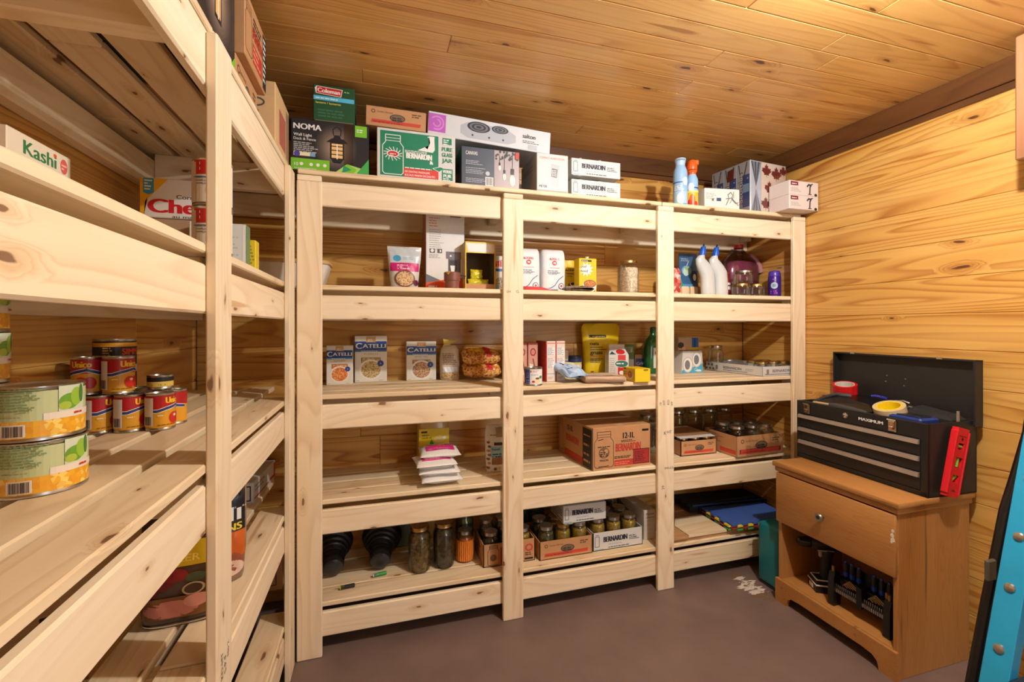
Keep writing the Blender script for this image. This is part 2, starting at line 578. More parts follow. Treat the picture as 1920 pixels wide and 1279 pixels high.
# floor: painted concrete
fm = bpy.data.materials.new('painted_concrete'); fm.use_nodes = True
nt = fm.node_tree; bs = nt.nodes['Principled BSDF']
tc = nt.nodes.new('ShaderNodeTexCoord'); nz = nt.nodes.new('ShaderNodeTexNoise'); nz.inputs['Scale'].default_value = 7; nz.inputs['Detail'].default_value = 8
nz2 = nt.nodes.new('ShaderNodeTexNoise'); nz2.inputs['Scale'].default_value = 180; nz2.inputs['Detail'].default_value = 2
nt.links.new(tc.outputs['Object'], nz.inputs['Vector']); nt.links.new(tc.outputs['Object'], nz2.inputs['Vector'])
rp = nt.nodes.new('ShaderNodeValToRGB'); rp.color_ramp.elements[0].color = S((106, 90, 86)); rp.color_ramp.elements[1].color = S((120, 102, 97))
rp.color_ramp.elements[0].position = .3; rp.color_ramp.elements[1].position = .7
nt.links.new(nz.outputs['Fac'], rp.inputs[0]); nt.links.new(rp.outputs[0], bs.inputs['Base Color'])
bs.inputs['Roughness'].default_value = 0.42
bp = nt.nodes.new('ShaderNodeBump'); bp.inputs['Strength'].default_value = .12; bp.inputs['Distance'].default_value = .001
nt.links.new(nz2.outputs['Fac'], bp.inputs['Height']); nt.links.new(bp.outputs[0], bs.inputs['Normal'])
floor = struct('floor', B().box(XL - .1, XR + .1, YF - .6, YB + .1, -.1, 0, fm), smooth=0)
# bare patch where the paint has scraped off
ik = Ink(lambda u, v, e: (u, v, e), eps=.0004)
CHIP = M((206, 200, 192), 0.7, var=0.15, scale=40)
CHIPD = M((120, 92, 70), 0.7, var=0.15, scale=40)
r = random.Random(5)
for k in range(90):
    cx, cy = r.gauss(1.628, .020), r.gauss(1.625, .045)
    a = r.uniform(.003, .012) if k > 30 else r.uniform(.014, .026)
    if cx > 1.655 or cy < 1.57: a *= .6
    ik.poly([(cx + a * 1.5 * r.uniform(.5, 1.2) * cos(t), cy + a * .55 * r.uniform(.5, 1.2) * sin(t)) for t in (0, .6, 1.2, 1.8, 2.4, 3.0, 3.6, 4.2, 4.8, 5.4, 6.0)], CHIP if (r.random() < .7 and cy > 1.585) else CHIPD)
    ik.n = k * .02
ik.put('paint_scrape', floor)

backing = M((58, 38, 22), 0.8)
wall_back = struct('wall_back', B().box(XL - .05, XR + .05, YB + .012, YB + .05, 0, ZC, backing), smooth=0)
wall_left = struct('wall_left', B().box(XL - .05, XL - .012, YF, YB, 0, ZC, backing), smooth=0)
wall_right = struct('wall_right', B().box(XR + .012, XR + .05, YF, YB, 0, ZC, backing), smooth=0)
ceiling = struct('ceiling', B().box(XL - .05, XR + .05, YF, YB, ZC + .012, ZC + .05, backing), smooth=0)

def cladding(parent, kind, a0, a1, b0, b1, pitch, plane, m, seed, maxlen=2.0):
    """tongue-and-groove boards laid side by side, each its own piece, butt joints staggered"""
    r = random.Random(seed)
    b = b0
    while b < b1 - .005:
        w = min(pitch, b1 - b)
        cuts = [a0]
        x = a0 + r.uniform(.35, maxlen)
        while x < a1 - .25:
            cuts.append(x); x += r.uniform(.8, maxlen)
        cuts.append(a1)
        for p, q in zip(cuts, cuts[1:]):
            am = (p + q) / 2; bm_ = b + w / 2
            if kind == 'X_flat': c = (am, bm_, plane + .006)
            elif kind == 'X_up': c = (am, plane + .006, bm_)
            else: c = (plane, am, bm_)
            board('plank', parent, kind, c, q - p - .0004, w - .0005, .012, m, bev=.0024)
        b += w

cladding(ceiling, 'X_flat', XL, XR, YF, YB, .0915, ZC, W_CEIL, 3, 2.4)
cladding(wall_back, 'X_up', XL, XR, 0, ZC - .1, .137, YB, W_WALL, 4, 1.7)
cladding(wall_left, 'Y_up', YF, YB, 0, ZC - .1, .137, XL - .006, W_WALL, 5, 1.7)
cladding(wall_right, 'Y_up', YF, YB, 0, ZC - .1, .137, XR + .006, W_WALL, 6, 7.0)

# dark crown boards with a thinner bead beneath
def crown(name, kind, c, l, dz):
    t = board(name, None, kind, c, l, .084, .02, W_TRIM, .002, kind='structure')
    return t
c1 = crown('trim_1', 'Y_up', (XR - .010, (YF + YB) / 2, ZC - .042), YB - YF, 0)
board('bead', None, 'Y_up', (XR - .0055, (YF + YB) / 2, ZC - .096), YB - YF, .024, .011, W_TRIM, .002, kind='structure').name = 'trim_2'
c2 = crown('trim_3', 'X_up', ((XL + XR) / 2, YB - .010, ZC - .042), XR - XL - .04, 0)
board('bead', None, 'X_up', ((XL + XR) / 2, YB - .0055, ZC - .096), XR - XL - .022, .024, .011, W_TRIM, .002, kind='structure').name = 'trim_4'
# unseen rear wall; its framed doorway is added to let the fill light in
bw = B()
DA, DB2 = 1.02, 1.94
bw.box(XL - .05, DA, YF - .05, YF, 0, ZC, W_WALL); bw.box(DB2, XR + .05, YF - .05, YF, 0, ZC, W_WALL); bw.box(DA, DB2, YF - .05, YF, 2.0, ZC, W_WALL)
struct('wall_front', bw, smooth=0)
fr = B()
fr.box(DA - .08, DA, YF, YF + .018, 0, 2.08, W_TRIM, .002); fr.box(DB2, DB2 + .08, YF, YF + .018, 0, 2.08, W_TRIM, .002); fr.box(DA, DB2, YF, YF + .018, 2.0, 2.08, W_TRIM, .002)
struct('added_door_1', fr, smooth=0)

# bulb in a porcelain holder on the ceiling
t = thing('ceiling_lamp', 'white porcelain lamp holder on the pine ceiling', 'lamp', (LAMP[0], LAMP[1], ZC))
B().lathe([(.055, 0), (.055, -.006), (.032, -.016), (.022, -.024)], WHITEC, 24).done('lamp_holder', t)

# ------------------------------------------------------------ shelving
DK = {1: .561, 2: .150, 3: -.248, 4: -.629, 5: -.998}
RT = {1: .523, 2: .112, 3: -.286, 4: -.667, 5: -1.036}
D = {k: v + EYE for k, v in DK.items()}
POSTX = [(-.272, -.188), (.485, .570), (1.203, 1.288), (1.983, 2.062)]
su = thing('shelving_unit', 'long raw lumber shelving unit with five decks along the back wall', 'shelves', (.9, 1.75, 0))
STAMP = M((124, 106, 88), .7, var=0)

def stamp(parent, mp, items):
    k = Ink(mp)
    for txt, u, v, h, rot in items:
        k.text(txt, u, v, h, STAMP, rot=rot)
        k.n = 0
    k.put('grade_stamp', parent)

posts = []
for (a, b), top in zip(POSTX, (.516, .514, .518, .526)):
    ht = top + EYE
    p = board('post', su, 'Z_x', ((a + b) / 2, 1.7403, ht / 2), ht, b - a, .019, W_SHELF, .003)
    posts.append(p)
    board('block', su, 'X_flat', ((a + b) / 2, 1.7400, ht + .0105), b - a - .004, .019, .0205, W_SHELF, .002)
for n in range(1, 6):
    zr = RT[n] + EYE - .0445
    x0, x1 = -.272, 2.062
    # each rail is two lengths meeting behind a post
    cut = {1: 1.232, 2: .522, 3: 1.232, 4: .522, 5: 1.232}[n]
    for p, q in ((x0, cut - .001), (cut + .001, x1)):
        board('front_rail', su, 'X_up', ((p + q) / 2, 1.7595, zr), q - p, .089, .019, W_SHELF, .004)
    board('rear_rail', su, 'X_up', ((x0 + x1) / 2, YB - .020, zr), x1 - x0, .089, .038, W_SHELF, .004)
    for a, b in POSTX:
        for yc in (1.7945, 2.0765): board('cleat', su, 'Y_up', ((a + b) / 2, yc, RT[n] + EYE + .0200 - .030), .050, .060, .040, W_SHELF, .003)
    dz = D[n] - .0095
    y = 1.750 if n > 1 else 1.740
    ys = [y + .0445 + i * .0985 for i in range(4)] if n > 1 else [1.740 + .050 + i * .1 for i in range(4)]
    w = .089 if n > 1 else .1
    for i, yy in enumerate(ys):
        yy = min(yy, YB - w / 2 - .002)
        c = [.522, 1.232][(i + n) % 2]
        for p, q in ((x0 + .002, c - .0015), (c + .0015, x1 if n > 1 else x1 - .02)):
            board('deck_board', su, 'X_flat', ((p + q) / 2, yy, dz), q - p, w, .018, W_DECK, .003)

lu = thing('shelving_unit', 'raw lumber shelving unit seen end-on along the left wall', 'shelves', (-.48, .7, 0))
YA0, YA1 = -.25, 1.725
for i, (yc, top) in enumerate(((.9715, .531), (1.6825, .537), (.02, .53))):
    ht = top + EYE
    p = board('post', lu, 'Z_y', (-.2853, yc, ht / 2), ht, .085, .019, W_SHELF, .003)
    posts.append(p)
for n in range(1, 6):
    zr = RT[n] + EYE - .0445
    board('front_rail', lu, 'Y_up', (-.3045, (YA0 + YA1) / 2, zr + (.007 if n == 1 else 0)), YA1 - YA0, .103 if n == 1 else .089, .019, W_SHELF, .004)
    board('rear_rail', lu, 'Y_up', (XL + .020, (YA0 + 2.09) / 2, zr), 2.09 - YA0, .089, .038, W_SHELF, .004)
    for yc in ((.834, 1.694, 2.075) if n == 1 else (.995,)):
        board('cross_bearer', lu, 'X_up', (-.493, yc, RT[n] + EYE + .0200 - .0445), .356, .089, .038, W_SHELF, .003)
    dz = D[n] - .0095
    for i in range(4):
        xx = -.295 - .0445 - i * .1085
        end = 1.735 if i == 0 else 2.06 - .01 * i
        cut = .972 + (.35 * (i % 2) if i else 0) + (0 if i == 0 else .1 * n)
        for p, q in ((YA0, cut - .002), (cut + .002, end)):
            board('deck_board', lu, 'Y_flat', (xx, (p + q) / 2, dz), q - p, .089, .018, W_DECK, .003)

# grade stamps (posts: local x is up, y across)
def post_stamp(p, face_sign, items):
    th = .0095 + .0003
    def mp(u, v, e):
        return (v, u, face_sign * (th + e))
    stamp(p, mp, items)
# local z of the back posts is +Y, so the room side is -z
def back_mp(u, v, e): return (v, u, -(.0096 + e))
stamp(posts[1], back_mp, [('LH', -.028, .47, .010, 0), ('G', .012, .47, .011, 0)])
stamp(posts[2], back_mp, [('HT', -.006, -.02, .012, pi / 2), ('KD', .016, -.02, .012, pi / 2), ('SPF', .034, -.026, .010, pi / 2), ('19', -.024, -.02, .011, pi / 2), ('K', -.012, -.155, .016, 0), ('HT', .004, -.15, .014, 0), ('SPRUCE', -.010, -.31, .010, 0), ('29', -.010, -.40, .014, pi / 2)])
stamp(posts[4], lambda u, v, e: (v, u, -(.0096 + e)), [('KD-HT', -.012, -.33, .012, pi / 2), ('S-P-F', .006, -.33, .012, pi / 2), ('No 2', .022, -.31, .010, pi / 2)])

# brown board hanging at the right edge of the view
t = thing('hanging_board', 'brown wooden board hanging from the ceiling at the right edge', 'board', (1.92, .70, 1.70))
board('plank', t, 'Z_y', (1.92, .70, 1.8925), .385, .372, .038, W_PLANK, .004)

# ------------------------------------------------------------ package builders
def cb(name, label, cat, x0, x1, yf, d, z, h, m, **k):
    return carton(name, label, cat, x1 - x0, d, h, ((x0 + x1) / 2, yf + d / 2, z), m, **k)

def can(name, label, cat, r, h, loc, paper, ops=None, rot=0.0, group=None, lid=STEEL):
    t = thing(name, label, cat, loc, rot, group)
    B().lathe([(r - .004, .003), (r - .002, 0), (r + .0006, .001), (r + .0006, .004), (r - .0006, .006), (r - .0006, h - .006), (r + .0006, h - .004), (r + .0006, h - .0005), (r - .001, h), (r - .003, h - .001), (r - .004, h - .004)], lid, 36).done('tin_body', t)
    k = Ink(cyl(r), step=r * .13, eps=.0003)
    k.rect(-r * pi, .007, r * pi, h - .007, paper)
    if ops: ops(k)
    k.put('paper_label', t)
    return t

def jar(label, r, h, loc, contents=None, fill=.8, lid=GOLDLID, group=None, rot=0.0, name='canning_jar', glass=None, cat='jar'):
    t = thing(name, label, cat, loc, rot, group)
    g = glass or GLASS
    sh = h * .80
    prof = [(r * .55, .004), (r * .86, .001), (r * .97, .008), (r, .018), (r, sh - .012), (r * .95, sh), (r * .80, sh + h * .05), (r * .78, h - .004)]
    B().lathe(prof, g, 28, cap1=False).done('glass_body', t)
    if contents:
        ri = r - .0035
        top = fill * h
        cp = [(ri * .6, .006), (ri * .9, .005), (ri, .018)]
        if top > sh - .012:
            cp += [(ri, sh - .014), (ri * .93, sh - .002), (ri * .8, min(top, sh + h * .06))]
        else:
            cp += [(ri, top)]
        B().lathe(cp, contents, 24).done('contents', t)
    if lid:
        rl = r * .83
        lh = max(.014, h * .085)
        b = B().lathe([(rl, h - lh), (rl * 1.02, h - lh + .002), (rl, h - lh + .004), (rl, h - .004), (rl * 1.0, h - .001), (rl * .95, h), (rl * .90, h - .0012)], lid, 28)
        b.done('lid', t)
    return t

def sp(th, p):
    c, s_ = cos(th), sin(th)
    return (abs(c) ** (2 / p)) * (1 if c >= 0 else -1), (abs(s_) ** (2 / p)) * (1 if s_ >= 0 else -1)

class Bag:
    """a filled bag or pouch: superellipse rings whose width and thickness follow prof; fr(u,v,e) follows its front"""
    def __init__(s, w, h, t, prof, p=2.4, wr=.0, seed=1):
        s.w, s.h, s.t, s.prof, s.p, s.wr, s.seed = w, h, t, prof, p, wr, seed

    def at(s, z):
        q = min(max(z / s.h, 0), 1)
        P = s.prof
        for i in range(len(P) - 1):
            if q <= P[i + 1][0]:
                f = (q - P[i][0]) / (P[i + 1][0] - P[i][0]); f = f * f * (3 - 2 * f)
                return s.w / 2 * (P[i][1] * (1 - f) + P[i + 1][1] * f), s.t / 2 * (P[i][2] * (1 - f) + P[i + 1][2] * f)
        return s.w / 2 * P[-1][1], s.t / 2 * P[-1][2]

    def dy(s, u, v):
        k = s.seed
        return s.wr * (sin(u / s.w * 13 + v / s.h * 9 + k) * .6 + sin(u / s.w * 7 - v / s.h * 17 + 2.1 * k) * .5 + sin(u / s.w * 29 + v / s.h * 23 + k) * .25)

    def fr(s, u, v, e):
        a, b = s.at(v)
        q = min(abs(u) / max(a, 1e-5), .998)
        return (u, -b * (1 - q ** s.p) ** (1 / s.p) - s.dy(u, v) - e, v)

    def mesh(s, m, n=32, nz=16, ms=None):
        b = B()
        rings = []
        for j in range(nz + 1):
            z = s.h * j / nz
            a, bb = s.at(z)
            ring = []
            for i in range(n):
                cx, cy = sp(2 * pi * i / n, s.p)
                u = a * cx
                ring.append((u, bb * cy + (s.dy(u, z) if cy > 0 else -s.dy(u, z)) * min(1, abs(cy) * 3), z))
            rings.append(ring)
        b.loft(rings, m)
        return b

POUCH = [(0, .90, .62), (.06, .94, .95), (.35, .97, 1.0), (.7, 1.0, .6), (.9, 1.0, .18), (1, 1.0, .05)]
PILLOW = [(0, .97, .05), (.06, .96, .35), (.25, .92, .9), (.5, .9, 1.0), (.75, .92, .9), (.94, .96, .35), (1, .98, .05)]
BLOCKBAG = [(0, .93, .9), (.05, .98, 1.0), (.5, 1.0, 1.0), (.85, .98, .95), (.95, .96, .8), (1, .9, .55)]

def bag(name, label, cat, w, h, t, loc, m, prof=POUCH, p=2.4, wr=.0015, seed=1, ops=None, rot=0.0, tilt=None, group=None, part='bag_body', n=32):
    r = thing(name, label, cat, loc, rot, group, tilt)
    g = Bag(w, h, t, prof, p, wr, seed)
    g.mesh(m, n).done(part, r, smooth=1.2)
    if ops:
        k = Ink(g.fr, step=w / 28, eps=.0012)
        ops(k); k.put('print', r)
    return r, g

def tray(name, label, cat, w, d, h, loc, m, rot=0.0, group=None, th=.003, inner=None, tilt=None):
    t = thing(name, label, cat, loc, rot, group, tilt)
    b = B()
    b.box(-w / 2, w / 2, -d / 2, d / 2, 0, th, inner or m)
    b.box(-w / 2, w / 2, -d / 2, -d / 2 + th, 0, h, m); b.box(-w / 2, w / 2, d / 2 - th, d / 2, 0, h, m)
    b.box(-w / 2, -w / 2 + th, -d / 2, d / 2, 0, h, m); b.box(w / 2 - th, w / 2, -d / 2, d / 2, 0, h, m)
    b.done('tray_body', t, smooth=0)
    return t

def jar_outline(k, u, v, w, h, m, t):
    """line drawing of a mason jar"""
    pts = [(.10, 0), (.90, 0), (1, .05), (1, .72), (.88, .80), (.84, .84), (.86, .86), (.86, 1), (.14, 1), (.14, .86), (.16, .84), (.12, .80), (0, .72), (0, .05), (.10, 0)]
    P = [(u + a * w, v + b * h) for a, b in pts]
    k.line(P, t, m)
    k.line([(u + .14 * w, v + .92 * h), (u + .86 * w, v + .92 * h)], t * .7, m)
    k.line([(u + .16 * w, v + .85 * h), (u + .84 * w, v + .85 * h)], t * .7, m)

def bernardin_white(t, w, d, h, side=None):
    G = M((70, 84, 110), .5, var=0); LB = M((150, 176, 190), .5, var=0)
    k = Ink(front(d))
    k.line([(-w * .46, h * .22), (-w * .46, h * .78), (-w * .38, h * .78), (-w * .38, h * .22), (-w * .46, h * .22)], h * .03, G)
    k.line([(-w * .45, h * .86), (-w * .39, h * .86)], h * .03, G)
    k.text('BERNARDIN', -w * .29, h * .44, h * .30, M((34, 36, 56), .5, var=0), w=w * .47, bold=2.6)
    k.fine(-w * .2, h * .27, w * .28, 1, h * .08, LB, 2)
    k.fine(w * .22, h * .58, w * .2, 2, h * .10, G, 3); k.rect(w * .22, h * .40, w * .43, h * .43, INK)
    k.fine(-w * .2, h * .10, w * .6, 1, h * .10, G, 4); k.fine(-w * .47, h * .05, w * .2, 2, h * .09, LB, 5)
    k.put('front_print', t)

# ============================================================ top deck of the back unit
# black wall-light box
w, d, h = .266, .24, .187
NB = (44, 45, 50)
t = cb('wall_light_box', 'black and green outdoor wall light box at the left end of the back top deck', 'box', -.295, -.029, 1.765, d, D[1], h, M(NB, .35, var=.02))
GR = M((122, 196, 52), .4, var=0); GR2 = M((168, 214, 112), .4, var=0); GR3 = M((70, 170, 84), .4, var=0); TE = M((40, 150, 110), .4, var=0)
AMB = M((236, 196, 128), .4, var=0); GLOW = M((150, 132, 112), .4, var=0); GLOW2 = M((96, 88, 82), .4, var=0); LANT = M((36, 37, 42), .4, var=0)
k = Ink(front(d))
for q in range(9): k.ell(.018, h * .50, .078 - .007 * q, .090 - .0075 * q, M((46 + 15 * q, 46 + 12 * q, 50 + 9 * q), .4, var=0), 30)
k.text('NOMA', -.124, h * .80, .021, WHITE, w=.092, bold=2)
k.text('Wall Light', -.124, h * .665, .0105, WHITE); k.text('Deck & Fence', -.124, h * .59, .0095, WHITE, bold=.5)
k.fine(-.124, h * .53, .085, 6, .0065, M((190, 190, 190), .5, var=0), 3)
k.rect(-.124, h * .285, -.052, h * .355, M((240, 232, 190), .4, var=0)); k.ell(-.113, h * .32, .010, .010, M((84, 70, 170), .4, var=0)); k.rect(-.07, h * .285, -.052, h * .355, M((120, 170, 210), .4, var=0))
k.rect(-.133, .002, -.004, h * .235, GR)
k.text('10', -.122, h * .09, .012, WHITE)
for u in (-.098, -.066, -.043, -.02): k.ell(u, h * .13, .006, .006, WHITE)
k.fine(-.122, h * .04, .105, 1, .004, WHITE, 8)
k.poly([(.01, .0), (.056, h * .20), (.133, .02), (.133, 0)], GR2); k.poly([(.056, h * .20), (.09, h * .11), (.075, 0), (.03, 0)], GR); k.poly([(.04, .004), (.072, .018), (.044, .032)], TE); k.poly([(.085, .0), (.133, h * .34), (.133, 0)], GR3)
k.rect(.084, h * .76, .126, h * .985, GR); k.fine(.09, h * .89, .03, 2, .007, WHITE, 4)
# printed lantern
k.rect(-.002, h * .28, .046, h * .62, LANT); k.rect(.003, h * .30, .041, h * .58, AMB)
for v in (.36, .44, .52): k.rect(.0, h * v, .044, h * (v + .018), LANT)
k.rect(.020, h * .28, .024, h * .58, WHITE)
k.poly([(-.016, h * .60), (.060, h * .60), (.044, h * .68), (.004, h * .68)], LANT); k.poly([(.008, h * .68), (.036, h * .68), (.03, h * .75), (.014, h * .75)], LANT)
k.line([(.010, h * .74), (.008, h * .86), (.022, h * .92), (.036, h * .86), (.034, h * .74)], .003, LANT)
k.poly([(.0, h * .28), (.044, h * .28), (.034, h * .20), (.010, h * .20)], LANT)
k.put('front_print', t)
B().box(.046, .078, -d / 2 - .0008, -d / 2, .0, h, FILM).done('sealing_tape', t, smooth=0)
z1 = D[1] + h

w, d, h = .142, .15, .135
t = cb('camp_light_box', 'dark green camp light box sitting on the black wall light box', 'box', -.222, -.080, 1.772, d, z1 + .0005, h, M((36, 84, 56), .4, var=.04))
k = Ink(front(d))
k.poly([(-.062, h * .76), (.024, h * .72), (.030, h * .93), (-.060, h * .96), (-.066, h * .90)], M((236, 228, 214), .4, var=0)); k.poly([(-.060, h * .775), (.022, h * .735), (.027, h * .915), (-.058, h * .945)], RED)
k.text('Coleman', -.056, h * .80, .016, WHITE, w=.076, rot=-.03, bold=2)
k.rect(-.070, h * .585, .070, h * .70, M((86, 190, 226), .4, var=0)); k.fine(-.064, h * .625, .11, 1, .008, WHITE, 3)
k.text('lantern / lanterne', -.062, h * .49, .008, M((226, 206, 90), .4, var=0), w=.085)
k.fine(.035, h * .86, .025, 1, .006, GR2, 4); k.fine(-.055, h * .30, .1, 3, .011, M((62, 112, 82), .4, var=0), 5)
k.put('front_print', t)
B().box(-.066, .066, -d / 2 - .006, -d / 2, .0005, .0045, M((120, 110, 84), .6), .0015).done('bottom_flap', t)

w, d, h = .297, .22, .191
GG = M((30, 128, 96), .45, var=.02)
t = cb('jar_case', 'white and green carton of canning jars on the back top deck', 'box', .0, .297, 1.765, d, D[1], h, WHITEC)
k = Ink(front(d))
k.rect(-.137, .012, .082, h - .010, GG)
jar_outline(k, -.128, .018, .076, h - .042, WHITE, .0028)
for a in range(14):
    an = a * pi / 7
    k.line([(-.090 + .022 * cos(an), h * .50 + .014 * sin(an)), (-.090 + .034 * cos(an + .2), h * .50 + .026 * sin(an + .2))], .0028, WHITE)
k.ell(-.090, h * .50, .022, .013, WHITE); k.ell(-.090, h * .50, .019, .010, RED); k.fine(-.102, h * .49, .024, 2, .006, WHITE, 2)
k.text('BERNARDIN', -.040, h * .44, .022, WHITE, w=.096, bold=2.6)
k.poly([(.048, h * .36), (.062, h * .36), (.058, h * .42), (.050, h * .43)], WHITE)
k.poly([(.002, h * .62), (.03, h * .70), (.04, h * .66), (.05, h * .80), (.045, h * .93), (.066, h * .93), (.068, h * .66), (.06, h * .60)], WHITE)
k.fine(-.046, h * .585, .12, 2, .0055, WHITE, 3); k.fine(.04, h * .90, .04, 1, .007, WHITE, 4)
k.fine(-.046, h * .24, .12, 2, .0075, WHITE, 5)
k.rect(-.05, .012, .082, h * .235, M((214, 62, 52), .45, var=0)); k.text('DECORATING MASON JARS', -.046, h * .155, .008, WHITE, w=.095, bold=.5); k.text('BOCAUX MASON DECORATIFS', -.046, h * .085, .008, WHITE, w=.115, bold=.5)
k.poly([(.06, h * .28), (.09, h * .33), (.105, h * .30), (.085, h * .22)], GG); k.line([(.06, h * .28), (.09, h * .33), (.105, h * .30), (.085, h * .22), (.06, h * .28)], .002, WHITE)
k.rect(.098, h * .80, .134, h * .93, GG); k.fine(.101, h * .88, .03, 3, .008, WHITE, 7)
for i, tx in enumerate(('PURE', 'GLASS', 'JAR')): k.text(tx, .116, h * (.66 - i * .115), .016, GG, w=.040, al='c', bold=2)
k.rect(.096, .012, .138, h * .30, GG); k.text('VERRE', .117, h * .21, .013, WHITE, w=.036, al='c', bold=2); k.text('PUR', .117, h * .12, .013, WHITE, w=.03, al='c', bold=2); k.fine(.1, h * .09, .034, 2, .006, WHITE, 3)
k.put('front_print', t)
k = Ink(rside(w)); k.rect(-.1, .01, .1, h - .01, GG); k.put('side_print', t)
z2 = D[1] + h

w, d, h = .222, .17, .074
t = thing('jar_lid_carton', 'small kraft carton with a red ribbon lying on the white and green jar case', 'box', (.072, 1.765 + d / 2, z2 + .003), -.02, None, (0, radians(1.0)))
B().box(-w / 2, w / 2, -d / 2, d / 2, 0, h, KRAFT, .002).done('box_body', t)
BR = M((96, 66, 46), .6, var=0); RB = M((198, 70, 56), .6, var=0)
def john(k, w, h):
    k.ell(-w * .38, h * .74, h * .10, h * .10, BR); k.ell(-w * .38, h * .74, h * .06, h * .06, KRAFT)
    k.text('Golden Harvest', -w * .32, h * .70, h * .10, BR, w=w * .26, bold=0)
    k.rect(-w * .42, h * .16, w * .40, h * .34, RB, skew=0.004); k.fine(-w * .38, h * .20, w * .7, 1, h * .10, M((150, 40, 34), .6, var=0), 3)
    k.ell(.02 * w, h * .50, w * .13, h * .20, M((60, 54, 50), .6, var=0)); k.ell(.02 * w, h * .50, w * .115, h * .165, M((120, 98, 76), .6, var=0)); k.fine(-.07 * w, h * .47, w * .18, 2, h * .10, INK, 5)
    k.fine(w * .26, h * .76, w * .17, 2, h * .11, BR, 6)
k = Ink(front(d)); john(k, w, h); k.put('front_print', t)

w, d, h = .520, .20, .094
t = thing('hot_plate_box', 'long white hot plate box lying tilted across the two boxes beneath', 'box', (.452, 1.80 + d / 2, 1.9355), .0, None, (0, radians(2.75)))
B().box(-w / 2, w / 2, -d / 2, d / 2, 0.0, h, M((208, 210, 214), .4, var=.02), .002).done('box_body', t)
k = Ink(front(d))
PU = M((186, 96, 190), .4, var=0)
k.rect(-.258, .014, -.190, h - .008, PU); k.line([(-.225 + .026 * cos(a), .05 + .026 * sin(a)) for a in [i * .4 - 2 for i in range(12)]], .006, M((206, 140, 208), .4, var=0)); k.line([(-.225 + .014 * cos(a), .05 + .014 * sin(a)) for a in [i * .5 - 3 for i in range(10)]], .005, M((206, 140, 208), .4, var=0))
LG = M((178, 182, 190), .35, var=0); DG = M((52, 54, 60), .35, var=0); MG = M((110, 114, 122), .35, var=0)
k.poly([(-.13, .028), (-.13, .060), (-.10, .076), (.06, .076), (.105, .052), (.105, .024), (.07, .012), (-.10, .012)], LG)
for cx, cy, a, b_ in ((-.055, .062, .048, .022), (.035, .066, .036, .016)):
    for i in range(5): k.ell(cx, cy, a * (1 - i * .19), b_ * (1 - i * .19), DG if i % 2 == 0 else MG, 26)
for u in (-.08, -.01, .05): k.ell(u, .026, .004, .004, DG)
k.text('salton', .135, .052, .018, DG, w=.056, bold=1.8); k.fine(.135, .038, .075, 2, .007, MG, 4); k.rect(.16, .006, .2, .026, LG)
k.put('front_print', t)

w, d, h = .243, .19, .158
t = cb('string_light_box', 'slate grey string light box with hanging bulbs pictured on its right half', 'box', .322, .565, 1.768, d, D[1], h, M((66, 74, 88), .4, var=.02))
k = Ink(front(d))
k.rect(.014, .003, .119, h - .003, M((168, 154, 158), .4, var=0))
k.text('CANVAS', -.104, h * .80, .015, WHITE, w=.048, bold=.3)
for v in (.64, .60, .56, .46, .41, .37, .33, .19, .15, .11): k.fine(-.104, h * v, .085 if v < .5 else .07, 1, .0048, M((172, 178, 188), .5, var=0), int(v * 100))
k.bars(-.022, .010, .030, .030, INK, WHITE); k.ell(-.014, h * .36, .009, .009, M((186, 190, 196), .5, var=0))
r = random.Random(2)
for i in range(26): k.ell(r.uniform(.018, .115), r.uniform(h * .76, h * .98), r.uniform(.003, .007), r.uniform(.003, .008), M((44, 48, 44), .5, var=0), 6)
for cx, v0, sz in ((.036, .52, .7), (.056, .30, .9), (.090, .22, 1.5)):
    k.line([(cx, h * .85), (cx, h * v0 + .028 * sz)], .002, INK); k.rect(cx - .005 * sz, h * v0 + .018 * sz, cx + .005 * sz, h * v0 + .034 * sz, INK)
    k.ell(cx, h * v0 + .002, .008 * sz, .015 * sz, M((244, 222, 190), .3, var=0)); k.ell(cx, h * v0 + .004, .003 * sz, .009 * sz, M((255, 246, 224), .3, var=0))
k.rect(.104, h * .80, .119, h * .98, RB); k.put('front_print', t)
k = Ink(lside(w)); k.rect(-d / 2 + .004, .004, d / 2 - .004, h - .004, M((46, 52, 62), .4, var=0)); k.put('side_print', t)

w, d, h = .142, .21, .166
t = cb('alarm_box', 'pale grey compact alarm box with a keypad pictured on it', 'box', .640, .782, 1.765, d, D[1], h, M((200, 200, 198), .45, var=.02))
k = Ink(front(d))
k.text('COMPACT ALARM SYSTEM', -.058, h * .86, .009, M((206, 92, 84), .5, var=0), w=.112, bold=.3)
k.poly([(-.014, h * .20), (.026, h * .17), (.032, h * .72), (-.006, h * .75)], M((168, 172, 178), .4, var=0)); k.poly([(-.006, h * .42), (.018, h * .40), (.022, h * .62), (-.003, h * .64)], M((48, 52, 48), .4, var=0))
for i in range(3):
    for j in range(4): k.rect(-.002 + i * .007, h * .44 + j * .007, .002 + i * .007, h * .44 + j * .007 + .0045, M((204, 210, 200), .4, var=0)); k.n -= .9
k.text('METER', -.060, h * .13, .011, INK, w=.034); k.rect(-.071, .0, .071, .012, M((170, 168, 164), .6, var=0))
k.put('front_print', t)
k = Ink(lside(w)); k.rect(-.07, h * .2, -.01, h * .6, M((186, 206, 214), .5, var=0)); k.rect(.0, h * .3, .05, h * .55, M((206, 190, 176), .5, var=0)); k.rect(-.08, h * .06, -.03, h * .14, INK); k.fine(-.08, h * .74, .15, 3, .008, M((150, 150, 150), .5, var=0), 6); k.put('side_print', t)

